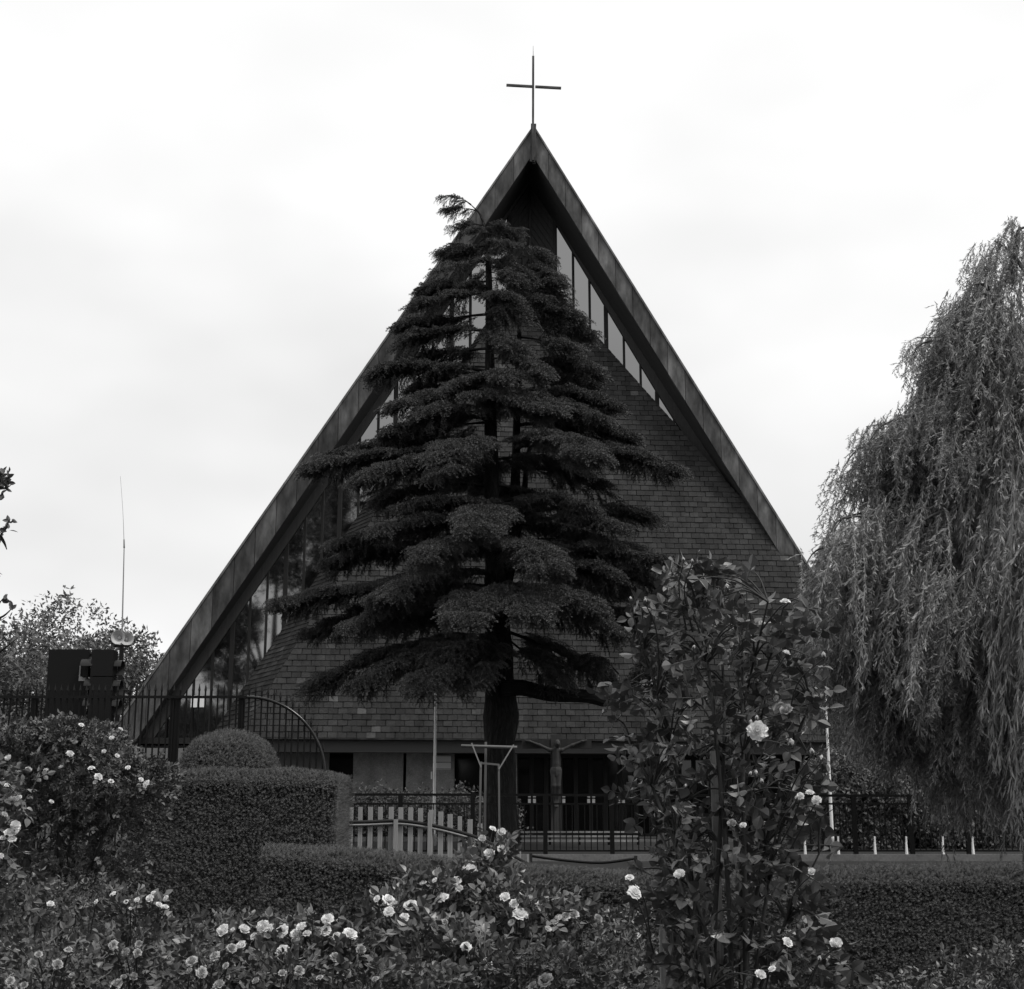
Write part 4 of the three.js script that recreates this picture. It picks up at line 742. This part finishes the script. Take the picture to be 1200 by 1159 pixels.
// ---------------------------------------------------------------- horn loudspeakers and aerial
{
  const d = 31, p = at(140, 800, d), gy = groundY(d), Y = py => at(144, py, d).y;
  const t = thing('loudspeaker_mast', 'dark mast carrying two white horn loudspeakers and a thin whip aerial', 'mast', V3(p.x, gy, -d));
  part('pole', tube([V3(p.x, gy - 0.1, -d), V3(p.x, Y(758), -d)], [0.055, 0.05], 10), M.black, t);
  part('bracket', bar(V3(at(134, 757, d).x, Y(757), -d), V3(at(152, 757, d).x, Y(757), -d), 0.04), M.black, t);
  const horn = (px, py, rot, s) => { const g = new THREE.LatheGeometry([[0.02, -0.16], [0.035, -0.12], [0.05, -0.02], [0.09, 0.06], [0.145, 0.12], [0.152, 0.125], [0.14, 0.12], [0.08, 0.045], [0.04, -0.02], [0.03, 0.04], [0.0, 0.05]].map(q => new THREE.Vector2(q[0] * s, q[1] * s)), 24).toNonIndexed(); g.rotateX(Math.PI / 2); g.rotateY(rot); const q = at(px, py, d); g.translate(q.x, q.y, -d + 0.05); return g; };
  part('horn', horn(141, 748, -0.05, 1), mat(0.5, 0.5), t); part('horn', horn(146.5, 748.5, 0.35, 0.95).translate(0, 0, -0.16), mat(0.5, 0.5), t);
  part('aerial', tube([V3(p.x, Y(757), -d), at(145.5, 640, d)], [0.018, 0.011], 7), M.satin, t);
  part('whip', tube([at(145.5, 640, d), at(144, 600, d), at(141, 558, d)], [0.007, 0.004, 0.003], 5), M.satin, t);
  part('insulator', tube([at(145.5, 642, d), at(145.3, 632, d)], [0.02, 0.015], 8), M.satin, t);
}

// ---------------------------------------------------------------- roses
setSeed(501);
function roseBloom(open = 1) { // about 0.086 m across, facing +y: nested cupped petals
  const tris = [], rings = [[3, 0.010, 0.040], [4, 0.018, 0.041], [5, 0.026, 0.038], [5, 0.033, 0.032], [6, 0.038, 0.022]];
  rings.forEach(([n, R, h], ri) => { for (let k = 0; k < n; k++) {
    const a0 = k / n * 6.283 + ri * 0.9 + rr(-.3, .3), wd = 6.283 / n * rr(0.62, 0.85), N = 5, Mm = 4, grid = [], big = rr(0.82, 1.12), hh = h * rr(0.85, 1.1), lean = rr(-0.12, 0.2) * open;
    for (let j = 0; j <= Mm; j++) { const row = []; for (let i = 0; i <= N; i++) {
      const s = i / N * 2 - 1, t = j / Mm, edge = 1 - 0.22 * s * s * t, a = a0 + s * wd * (0.35 + 0.65 * Math.sin(t * 1.9)), rad2 = (R * big * (1 - (1 - t) * (1 - t)) + Math.max(0, t - 0.7) * 0.035 * open * (ri / 4) + lean * t * 0.012) * (1 + (0.06 * rr(-1, 1) + 0.10 * Math.sin(s * 5.5 + k * 2.1 + ri)) * t * t), y = hh * Math.pow(t, 1.5) * edge - Math.max(0, t - 0.75) * 0.03 * (ri / 4) * open + 0.0035 * Math.sin(s * 6.5 + k * 1.7 + ri * 0.6) * t * t + rr(-.001, .001);
      row.push(V3(Math.cos(a) * rad2, y, Math.sin(a) * rad2)); } grid.push(row); }
    for (let j = 0; j < Mm; j++) for (let i = 0; i < N; i++) tris.push(grid[j][i], grid[j + 1][i], grid[j + 1][i + 1], grid[j][i], grid[j + 1][i + 1], grid[j][i + 1]);
  } });
  return soup(tris);
}
function roseBud() { const g = new THREE.LatheGeometry([[0, -0.010], [0.007, -0.006], [0.010, 0.002], [0.0085, 0.012], [0.004, 0.019], [0.001, 0.022]].map(p => new THREE.Vector2(...p)), 9).toNonIndexed(); const p = g.attributes.position; for (let i = 0; i < p.count; i++) { const a = Math.atan2(p.getZ(i), p.getX(i)) + p.getY(i) * 90, k = 1 + 0.14 * Math.sin(a * 3); p.setXYZ(i, p.getX(i) * k, p.getY(i), p.getZ(i) * k); } g.computeVertexNormals(); return g; }
function budSepals() { const tr = []; for (let k = 0; k < 5; k++) { const a = k / 5 * 6.283, c = Math.cos(a), z = Math.sin(a), b = (r, y, o) => V3(Math.cos(a + o) * r, y, Math.sin(a + o) * r); tr.push(b(0.003, -0.013, -0.6), b(0.003, -0.013, 0.6), b(0.0115, 0.0, 0.55), b(0.003, -0.013, -0.6), b(0.0115, 0.0, 0.55), b(0.0115, 0.0, -0.55), b(0.0115, 0, -0.55), b(0.0115, 0, 0.55), b(0.0135, 0.013, 0)); } return soup(tr); }
const blooms = [1, 0.75, 1.15, 0.5, 1.3, 0.9].map(o => roseBloom(o)), budGeo = roseBud(), sepalGeo = budSepals();
const compound = [], compoundNear = [], bedLeaf = [];
for (let i = 0; i < 4; i++) { setSeed(600 + i); compound.push(compoundLeaf(5, 0.038, 0.0135)); compoundNear.push(compoundLeaf(i < 2 ? 5 : 3, 0.046, 0.0168)); bedLeaf.push(compoundLeaf(5, 0.028, 0.0095)); }
function flower(parent, p, size, kind, dirv) { // kind: white, grey, bud
  const m = shade(new THREE.Mesh(kind === 'bud' ? budGeo : pick(blooms), kind === 'grey' ? L.petalGrey : kind === 'bud' ? L.petalBud : L.petal)); m.name = kind === 'bud' ? 'rose_bud' : 'rose_bloom';
  const q = new THREE.Quaternion().setFromUnitVectors(V3(0, 1, 0), dirv || V3(rr(-.6, .6), rr(0.35, 1), rr(0.2, 1)).normalize()).multiply(new THREE.Quaternion().setFromAxisAngle(V3(0, 1, 0), rr(0, 6.28))); m.quaternion.copy(q);
  m.position.copy(p).sub(rootOffset(parent)); m.scale.setScalar(size); parent.add(m);
  if (kind === 'bud') { const sp = shade(new THREE.Mesh(sepalGeo, L.sepal)); sp.name = 'sepals'; m.add(sp); }
  return m;
}
function stemTo(parent, from, to, r = 0.004) { part('stem', tube([from, from.clone().lerp(to, 0.5).add(V3(rr(-.03, .03), 0.03, rr(-.03, .03))), to], [r * 1.5, r, r * 0.8], 5), M.cane, parent); }

// bed of bushes: [px, top py, half width px, distance, kind]
const bushes = [
  [20, 1032, 60, 8.2, 0], [100, 1040, 50, 8.6, 0], [158, 1062, 42, 7.6, 1], [205, 1086, 46, 8.0, 0], [285, 1080, 50, 8.6, 0], [345, 1082, 50, 8.4, 0],
  [55, 1112, 70, 5.6, 2], [150, 1108, 62, 5.9, 2], [262, 1092, 46, 6.6, 1], [318, 1094, 44, 6.6, 1], [372, 1094, 44, 6.6, 1], [414, 1104, 42, 6.6, 1], [240, 1124, 60, 5.5, 2], [340, 1128, 64, 5.4, 2], [430, 1136, 58, 5.4, 2],
  [465, 1058, 44, 7.0, 1], [508, 1040, 44, 7.3, 1], [548, 1022, 40, 7.4, 1], [602, 1050, 46, 7.2, 1], [576, 992, 26, 7.55, 1], [520, 1090, 56, 6.4, 1], [560, 1110, 54, 6.2, 1], [640, 1062, 46, 7.4, 1], [690, 1080, 50, 7.4, 2], [735, 1074, 40, 7.8, 0], [620, 1122, 60, 5.9, 2], [680, 1120, 58, 5.9, 2], [490, 1138, 54, 5.5, 2],
  [1110, 1138, 58, 6.4, 0], [1180, 1122, 52, 6.8, 0], [1060, 1158, 50, 6.0, 0],
];
const bushKind = [
  ['leafy_bush', 'leafy green rose bush without open blooms before the clipped hedges', 'leafy bushes before the hedges'],
  ['rose_bush', 'rose bush carrying white double blooms in the garden bed', 'white blooming rose bushes in the bed'],
  ['rose_bush', 'low rose bush carrying dull grey toned blooms along the bed front', 'grey toned rose bushes along the bed front'],
];
const bushLabels = [
  'upright leafy bush in the shade below the loose flowering shrub', 'small leafy bush standing alone before the dark gap by the tall hedge', 'rose bush with a spray of small white blooms below the tall hedge block', 'leafy bush between the small white rose spray and the row of white roses', 'leafy bush behind the row of white roses against the low hedge end', 'leafy bush behind the paired white roses where the two hedges meet',
  'low rose bush with scattered dull grey blooms below the shaded leafy bush', 'low rose bush with a cluster of three dull grey blooms', 'first white rose bush of the row, with two round blooms on top', 'white rose bush of the row with stacked blooms in its middle', 'white rose bush of the row with three blooms in a tight knot', 'white rose bush at the row end with one large ruffled bloom', 'low bush with a bank of dull grey blooms under the white row', 'low bush with few dull grey blooms under the middle of the white row', 'low bush at the bed front between the white row and the tripod roses',
  'white rose bush with clustered blooms farthest from the tripod among its neighbours', 'white rose bush with a large double bloom next to the tripod bush', 'white rose bush with tall blooms leaning against the tripod foot', 'white rose bush beside the tripod with blooms facing the climbing rose', 'slim upright rose bush with white blooms climbing the wooden tripod', 'white rose bush with a hanging pair of blooms before the tripod', 'white rose bush with single round blooms low before the tripod', 'white rose bush between the tripod and the dull mounded bush', 'mounded bush with dull grey heads between the tripod and climbing rose', 'leafy bush tucked behind the climbing rose foot', 'low bush with large dull grey blooms before the tripod bushes', 'low bush with dull grey blooms beside the climbing rose foot', 'low leafy bush with hardly a bloom below the tripod roses',
  'low leafy bush in front of the plain hedge face beyond the climbing rose', 'leafy bush with upright shoots in front of the hedge under the willow', 'small leafy bush next to the climbing rose before the hedge'];
const bushObjs = bushes.map(([px, py, hw, d, k], i) => {
  setSeed(2000 + i * 17);
  const top = at(px, py, d), R = hw / F * d, base = V3(top.x, 0, -d), [nm, lab, grp] = bushKind[k], special = i === 19;
  const t = thing(nm, bushLabels[i], 'bush', base, grp), cl = new Cloud(), h = top.y;
  const low = Math.max(0.05, h - 0.75), canes = 6;
  for (let c = 0; c < canes; c++) { const a = rr(0, 6.28), e = V3(base.x + Math.cos(a) * R * rr(0.2, 0.8), h * rr(0.75, 0.97), base.z + Math.sin(a) * R * rr(0.2, 0.8)); part('stem', tube([V3(base.x + Math.cos(a) * 0.05, -0.02, base.z + Math.sin(a) * 0.05), V3(lerp(base.x, e.x, 0.5), h * 0.5, lerp(base.z, e.z, 0.5)), e], [0.008, 0.006, 0.003], 5), M.cane, t); }
  const n = Math.round((k === 2 ? 330 : 300) * Math.max(0.5, R / 0.2));
  for (let j = 0; j < n; j++) {
    const a = rr(0, 6.28), f = Math.sqrt(rnd()), yy = 1 - Math.pow(rnd(), 1.4), y = lerp(low, h, yy), rad2 = R * (yy > 0.7 ? Math.sqrt(Math.max(0.05, 1 - ((yy - 0.7) / 0.32) ** 2)) : 1) * (0.55 + 0.6 * f);
    const out = V3(Math.cos(a), 0, Math.sin(a)), p = V3(base.x + out.x * rad2 * f, y + rr(-0.04, 0.03), base.z + out.z * rad2 * f);
    cl.add(p, out.clone().multiplyScalar(rr(0.3, 1)).add(V3(rr(-.4, .4), rr(-0.1, 0.9), rr(-.4, .4))).normalize(), rr(0, 6.28), rr(0.75, 1.3), rr(0.55, 1.45));
  }
  cl.build('foliage', k === 1 ? compound : bedLeaf, k === 1 ? L.rose : L.bed, t);
  return t;
});
const bloomList = [ // px, py, diameter px, kind
  ...[[262, 1091, 14], [286, 1090, 14], [309, 1086, 14], [317, 1089, 10], [315, 1096, 9], [331, 1092, 14], [354, 1087, 12], [347, 1096, 14], [360, 1095, 11], [384, 1078, 13], [382, 1091, 10], [395, 1098, 12], [410, 1096, 17], [283, 1109, 13], [331, 1115, 13], [273, 1090, 6], [298, 1098, 8],
    [59, 1060, 8], [9, 1038, 6], [113, 1057, 5], [133, 1049, 7], [148, 1057, 5], [161, 1055, 6], [176, 1053, 9], [180, 1047, 6], [195, 1053, 7], [186, 1061, 8], [193, 1064, 8], [153, 1065, 4],
    [455, 1056, 14], [442, 1054, 7], [462, 1060, 10], [456, 1069, 13], [481, 1062, 13], [474, 1076, 10], [511, 1077, 14], [496, 1036, 9], [510, 1032, 7], [519, 1054, 15], [535, 1033, 12], [538, 1042, 9], [551, 1021, 17], [555, 1007, 12], [573, 1001, 14], [571, 1012, 10], [588, 996, 12], [588, 976, 10], [577, 972, 8], [565, 983, 9], [592, 1052, 11], [602, 1060, 11], [609, 1073, 17], [600, 1081, 8], [538, 1086, 11], [554, 1091, 12], [546, 1110, 11], [519, 1127, 14], [524, 1136, 11], [569, 1131, 14], [621, 1052, 7], [632, 1060, 10], [655, 1077, 12], [663, 1075, 10], [651, 1081, 8], [642, 1089, 8], [656, 1134, 12], [747, 1098, 9], [737, 1029, 8], [743, 1045, 14]].map(b => [...b, 'white']),
  ...[[80, 1114, 12], [148, 1117, 13], [161, 1117, 13], [163, 1107, 12], [133, 1108, 11], [67, 1131, 14], [38, 1129, 13], [45, 1119, 9], [28, 1155, 12], [12, 1150, 11], [137, 1155, 13], [145, 1146, 11], [85, 1144, 9], [157, 1145, 11], [271, 1112, 11], [295, 1123, 11], [252, 1121, 14], [225, 1128, 14], [236, 1140, 14], [222, 1138, 10], [265, 1132, 10], [257, 1155, 14], [392, 1122, 16], [423, 1113, 14], [350, 1138, 14], [331, 1141, 10], [521, 1081, 10], [672, 1072, 14], [700, 1078, 12], [640, 1150, 16], [625, 1156, 16], [670, 1153, 15], [688, 1146, 13], [300, 1150, 10], [375, 1146, 10], [440, 1148, 10], [560, 1150, 9]].map(b => [...b, 'grey']),
];
setSeed(808);
for (const [px, py, dia, kind] of bloomList) {
  let best = 0, bs = 1e9; bushes.forEach(([bx, by, hw, d, k], i) => { const dx = Math.abs(px - bx) / hw, above = by - py; const s = dx * 1.5 + (above > 14 ? above / 12 : 0) + Math.max(0, py - by - 60) / 60 + (kind === 'white' && k !== 1 ? 0.8 : 0) + (kind === 'grey' && k !== 2 ? 0.8 : 0); if (s < bs) { bs = s; best = i; } });
  const b = bushes[best], R = b[2] / F * b[3], dx = (px - b[0]) / b[2], d = b[3] - R * Math.sqrt(Math.max(0.05, 1 - dx * dx)) * (py - b[1] > 4 ? 1.12 : 0.8), p = at(px, py, d), o = bushObjs[best];
  const size = dia * d / F / 0.086 * 0.9 * (kind === 'grey' ? rr(0.7, 1.1) : rr(0.9, 1.15));
  stemTo(o, V3(lerp(p.x, b[0] ? at(b[0], b[1], b[3]).x : 0, 0.5), p.y - 0.22, lerp(p.z, -b[3], 0.6)), p.clone().add(V3(0, -0.01, 0)), 0.003);
  flower(o, p, size, kind, V3(rr(-.5, .5), rr(0.35, 0.9), rr(0.3, 1)).normalize());
}

// tall climbing rose in front of the right half
{
  setSeed(7070);
  const d = 5.2, c = at(842, 985, d), base = V3(c.x, 0, -d), t = thing('climbing_rose', 'tall climbing rose with broad leaves and few white blooms on stakes', 'rose', base);
  const prof = [[655, 795, 832], [690, 770, 900], [715, 748, 950], [760, 728, 952], [800, 722, 955], [830, 712, 958], [870, 715, 945], [900, 722, 965], [930, 728, 962], [960, 742, 958], [1000, 748, 955], [1050, 742, 972], [1100, 762, 984], [1159, 768, 985], [1260, 790, 960]];
  const ext = y => { for (let i = 0; i < prof.length - 1; i++) if (y >= prof[i][0] && y <= prof[i + 1][0]) { const f = (y - prof[i][0]) / (prof[i + 1][0] - prof[i][0]); return [lerp(prof[i][1], prof[i + 1][1], f), lerp(prof[i][2], prof[i + 1][2], f)]; } return [800, 900]; };
  const canes = [];
  for (let i = 0; i < 11; i++) { const ty = [668, 700, 712, 760, 830, 690, 880, 930, 705, 820, 1000][i], [x0, x1] = ext(ty), tx = [812, 870, 918, 755, 718, 840, 945, 752, 900, 950, 960][i], dz = rr(-0.22, 0.22), p0 = V3(base.x + rr(-0.09, 0.09), -0.02, base.z + rr(-0.06, 0.06)), p3 = at(tx, ty, d + dz), m1 = V3(base.x + rr(-0.1, 0.1), lerp(0, p3.y, 0.45), base.z + dz * 0.4), m2 = V3(lerp(base.x, p3.x, 0.55), lerp(0, p3.y, 0.8), base.z + dz * 0.8); const pts = [p0, m1, m2, p3]; canes.push(new THREE.CatmullRomCurve3(pts)); part('cane', tube(pts, [0.011, 0.009, 0.006, 0.003], 6), M.cane, t); }
  for (const [x, w] of [[836, 0.024], [775, 0.014]]) { const tp = at(x, x === 836 ? 880 : 1090, d + 0.05); part('stake', bar(V3(tp.x, -0.02, tp.z), tp, w, w), M.wood, t); }
  const leaves = [], tw = [];
  for (let i = 0; i < 1100; i++) {
    const y = 660 + 560 * Math.pow(rnd(), 0.95), [x0, x1] = ext(y); let f = rnd(); f = 0.5 + (f - 0.5) * (rnd() < 0.7 ? 0.8 : 1.05); const x = lerp(x0, x1, f), dz = rr(-0.27, 0.27) * Math.sqrt(Math.max(0.05, 1 - (2 * f - 1) ** 2));
    const q = noise.noise(x * 0.022, y * 0.022, 3); if (q < -0.2 && rnd() < 0.7) continue;
    const p = at(x, y, d + dz), outward = V3((2 * f - 1) * 1.0, 0, -dz * -1 < 0 ? 0.6 : 0.35).add(V3(rr(-.6, .6), rr(-0.55, 0.45), rr(-.3, .8))).normalize();
    leaves.push([p, outward, -dz + rnd() * 0.1]);
  }
  // stray shoots against the wall and willow
  for (const [x, y] of [[806, 662], [818, 664], [800, 672], [744, 708], [752, 712], [738, 735], [765, 730], [708, 830], [722, 842], [735, 818], [760, 880], [735, 895], [741, 920], [728, 940], [968, 905], [975, 918], [962, 958], [972, 1005], [978, 1050], [988, 1130], [946, 712], [965, 795], [958, 812], [940, 1075], [880, 668], [873, 690]]) leaves.push([at(x, y, d - rr(0, 0.2)), V3(rr(-.7, .7), rr(-0.3, 0.9), rr(-.2, .7)).normalize(), 2]);
  leaves.sort((a, b) => b[2] - a[2]);
  const cl = new Cloud();
  leaves.forEach(([p, dir, k], i) => {
    const s = rr(0.72, 1.12), spin = rr(0, 6.28);
    if (i < 296) { const m = shade(new THREE.Mesh(pick(compoundNear), pick(roseLeafMats()))); m.name = 'leaf'; m.quaternion.setFromUnitVectors(V3(0, 1, 0), dir).multiply(new THREE.Quaternion().setFromAxisAngle(V3(0, 1, 0), spin)); m.position.copy(p).sub(rootOffset(t)).addScaledVector(dir, -0.05); m.scale.setScalar(s); t.add(m); }
    else cl.add(p.clone().addScaledVector(dir, -0.05), dir, spin, s, rr(0.6, 1.4));
    if (i % 2 === 0) { let bp2 = null, bd = 1e9; for (const c2 of canes) for (let s2 = 0.25; s2 <= 1; s2 += 0.125) { const q = c2.getPoint(s2), dd = q.distanceTo(p) + (q.y > p.y ? 0.1 : 0); if (dd < bd) { bd = dd; bp2 = q; } } if (bd < 0.3) tw.push(tube([bp2, bp2.clone().lerp(p, 0.5).add(V3(0, 0.03, 0)), p], [0.004, 0.003, 0.002], 4)); }
  });
  part('twigs', tw, M.cane, t, { kind: 'stuff' });
  cl.build('foliage', compoundNear, L.roseNear, t);
  for (const [x, y, dia, kind] of [[887, 857, 24, 'white'], [922, 833, 17, 'grey'], [797, 1026, 15, 'white'], [743, 1047, 15, 'white'], [738, 1029, 9, 'white'], [980, 1107, 16, 'white'], [922, 1105, 12, 'white'], [891, 1143, 13, 'white'], [952, 1022, 10, 'white'], [938, 934, 10, 'white'], [949, 930, 10, 'white'], [957, 938, 12, 'white'], [920, 706, 11, 'white'], [858, 966, 12, 'grey'], [871, 968, 9, 'white'], [905, 1136, 8, 'white'], [921, 766, 10, 'white'], [853, 690, 9, 'bud'], [928, 873, 11, 'bud'], [952, 883, 9, 'bud'], [962, 891, 9, 'bud'], [965, 770, 9, 'bud'], [886, 908, 8, 'bud'], [879, 908, 6, 'bud'], [893, 917, 7, 'bud'], [801, 657, 6, 'bud'], [811, 659, 6, 'bud'], [739, 703, 6, 'bud'], [756, 705, 6, 'bud'], [813, 760, 6, 'bud'], [879, 848, 7, 'bud'], [887, 843, 7, 'bud'], [803, 922, 5, 'bud'], [933, 937, 7, 'bud'], [960, 1125, 7, 'bud']]) {
    const dd = d - 0.37, p = at(x, y, dd); let bp2 = null, bd = 1e9; for (const c2 of canes) for (let s2 = 0.25; s2 <= 1; s2 += 0.0625) { const q = c2.getPoint(s2), e = q.distanceTo(p) + (q.y > p.y ? 0.2 : 0); if (e < bd) { bd = e; bp2 = q; } }
    if (bd > 0.3) bp2 = V3(lerp(p.x, base.x, 0.25), p.y - 0.2, lerp(p.z, base.z, 0.7));
    stemTo(t, bp2, p.clone().add(V3(0, -0.005, 0)), 0.0025); flower(t, p, kind === 'bud' ? dia * dd / F / 0.03 : dia * dd / F / 0.086 * 0.9, kind, kind === 'bud' ? V3(rr(-.3, .3), 1, rr(-.1, .3)).normalize() : x === 887 ? V3(-0.05, 0.25, 1).normalize() : undefined);
  }
}
function roseLeafMats() { if (!roseLeafMats.c) roseLeafMats.c = [0.09, 0.12, 0.15, 0.18, 0.22].map(v => leafMat(v, 0.34, 0.25)); return roseLeafMats.c; }

// wooden tripod frames for the roses
function tripod(px, d, label, s) {
  const c = at(px, 985, d), t = thing('wooden_tripod', label, 'plant support', V3(c.x, 0, -d)), Y = py => at(px, py, d).y, X = q => at(q, 930, d).x - 0;
  const a = px - 575;
  const pole = (x0, y0, x1, dz, w) => part('pole', bar(V3(X(x0 + a - (x1 - x0) * 0.6), -0.02, -d + dz * 1.4), V3(X(x1 + a), Y(y0), -d + dz), w, w), M.stakeWood, t);
  pole(559.5, 893, 563.5, 0.03, 0.011); pole(566.5, 869, 569, -0.03, 0.012); pole(588, 896, 584.5, 0.03, 0.010);
  part('crossbar', tube([V3(X(540 + a), Y(874), -d), V3(X(606 + a), Y(876), -d)], [0.008, 0.009], 7), M.stakeWood, t);
  part('brace', bar(V3(X(564 + a), Y(900), -d + 0.035), V3(X(552.5 + a), Y(871), -d + 0.018), 0.007), M.paleWood, t);
  part('brace', bar(V3(X(584.5 + a), Y(902), -d + 0.035), V3(X(602 + a), Y(873), -d + 0.018), 0.007), M.paleWood, t);
  part('spacer', bar(V3(X(563 + a), Y(894.5), -d + 0.03), V3(X(585 + a), Y(896.5), -d + 0.03), 0.010), M.stakeWood, t);
}
tripod(575, 7.6, 'wooden tripod plant frame with crossbar rising above the white rose bushes', 1);
tripod(783, 5.75, 'wooden tripod plant frame tangled in the tall climbing rose', 1);

// ---------------------------------------------------------------- big loose shrub and white rose at the left edge
{
  setSeed(313);
  const d = 10.2, base = V3(at(70, 985, d).x, 0, -d), t = thing('flowering_shrub', 'large loose arching shrub dotted with small white flowers', 'shrub', base), cl = new Cloud();
  const lobes = [[70, 930, 95, 75], [20, 910, 70, 50], [100, 890, 55, 42], [140, 930, 55, 45], [40, 985, 80, 55], [110, 990, 60, 50], [-30, 950, 60, 80], [165, 915, 35, 26], [85, 868, 35, 22], [30, 870, 40, 22], [50, 1030, 90, 40]];
  for (const [x, y, rx, ry] of lobes) { const c = at(x, y, d + rr(-0.25, 0.25)); part('stem', tube([V3(base.x + rr(-.15, .15), -0.02, base.z), V3(lerp(base.x, c.x, 0.4), c.y * 0.6, base.z + rr(-.1, .1)), c], [0.025, 0.016, 0.006], 6), M.cane, t); }
  for (let i = 0; i < 7500; i++) { const [x, y, rx, ry] = pick(lobes), v = rv(), k = Math.cbrt(rr(0.25, 1)); const p = at(x, y, d); p.x += v.x * k * rx / F * d; p.y += v.y * k * ry / F * d; p.z += v.z * k * 0.5; if (p.y < 0.15) continue; const q = noise.noise(p.x * 3.5, p.y * 3.5, p.z * 3.5); if (q < -0.2 && rnd() < 0.8) continue; cl.add(p, V3(v.x * 0.7 + rr(-.5, .5), rr(-0.5, 0.8), v.z * 0.6 + rr(-.2, .7)).normalize(), rr(0, 6.28), rr(0.8, 1.35), rr(0.55, 1.45)); }
  cl.build('foliage', bedLeaf, L.shrub, t);
  for (const [x, y, r] of [[82, 884, 6], [107, 901, 5], [115, 911, 6], [131, 865, 4], [141, 855, 4], [137, 886, 4], [122, 881, 4], [112, 917, 4], [172, 919, 6], [165, 914, 4], [33, 903, 6], [10, 889, 6], [72, 900, 5], [54, 903, 4], [130, 916, 4], [95, 850, 4], [60, 940, 4], [150, 900, 4], [20, 925, 5]]) flower(t, at(x, y, d - 0.48), r * d / F / 0.086 * 1.3, 'white');
}
{
  setSeed(717);
  const d = 6.4, base = V3(at(-12, 985, d).x, 0, -d), t = thing('rose_bush', 'tall rose bush with clustered white blooms beside the loose flowering shrub', 'bush', base), cl = new Cloud();
  for (const [x, y] of [[10, 925], [20, 960], [-20, 900], [25, 1000], [0, 1040]]) { const e = at(x, y, d); part('stem', tube([V3(base.x, -0.02, base.z), V3(base.x - 0.02, e.y * 0.6, base.z), e], [0.01, 0.007, 0.003], 5), M.cane, t); }
  for (let i = 0; i < 420; i++) { const y = rr(890, 1200), x = rr(-70, 30 + 12 * Math.sin(y * 0.05)); const p = at(x, y, d + rr(-0.2, 0.2)); cl.add(p, V3(rr(-.6, .8), rr(-.4, .7), rr(-.2, .8)).normalize(), rr(0, 6.28), rr(0.8, 1.2), rr(0.6, 1.4)); }
  cl.build('foliage', compound, L.rose, t);
  for (const [x, y, r] of [[14, 938, 11], [22, 936, 9], [5, 955, 8], [17, 968, 13], [11, 977, 12], [21, 976, 9], [14, 984, 9], [3, 983, 7], [1, 1003, 6], [8, 921, 7]]) flower(t, at(x, y, d - 0.24), r * d / F / 0.086 * 0.9, 'white');
}
// slender tree whose twigs reach in at the left edge
{
  setSeed(929);
  const d = 14, base = V3(at(-70, 985, d).x, groundY(d), -d), t = thing('young_tree', 'slender young tree sending thin leafy twigs into view against the sky', 'tree', base), cl = new Cloud();
  const top = at(-75, 500, d); part('trunk', tube([V3(base.x, base.y - 0.2, base.z), V3(base.x, lerp(base.y, top.y, 0.5), base.z), top], [0.09, 0.06, 0.02], 8, 0.08), M.bark, t);
  const tw = (pts) => part('branch', tube(pts.map(p => at(p[0], p[1], d)), pts.map((p, i) => lerp(0.022, 0.004, i / (pts.length - 1))), 5), M.bark, t);
  tw([[-72, 640], [-30, 590], [-8, 565], [6, 556]]); tw([[-72, 690], [-30, 645], [0, 628], [12, 608]]); tw([[0, 628], [5, 636], [8, 644]]); tw([[-72, 780], [-25, 735], [4, 722], [15, 712]]); tw([[-72, 820], [-20, 780], [20, 748]]); tw([[-25, 735], [-5, 712], [3, 702]]);
  const leaf = leafShape(0.075, 0.022);
  const put = (x, y, n, sp) => { for (let i = 0; i < n; i++) cl.add(at(x + rr(-sp, sp), y + rr(-sp, sp), d + rr(-0.08, 0.08)), V3(rr(-.6, .9), rr(-.3, 1), rr(-.5, .5)).normalize(), rr(0, 6.28), rr(0.7, 1.2), rr(0.4, 0.8)); };
  put(1, 562, 60, 9); put(6, 571, 14, 4); put(-15, 570, 60, 16); put(12, 611, 5, 2.5); put(9, 620, 4, 2); put(2, 622, 4, 3); put(15, 714, 5, 2); put(4, 704, 5, 2.5); put(1, 730, 5, 3); put(-30, 650, 60, 26); put(-40, 740, 70, 30); put(2, 745, 8, 4);
  cl.build('foliage', leaf, L.shrub, t);
}
renderer.render(scene, camera);
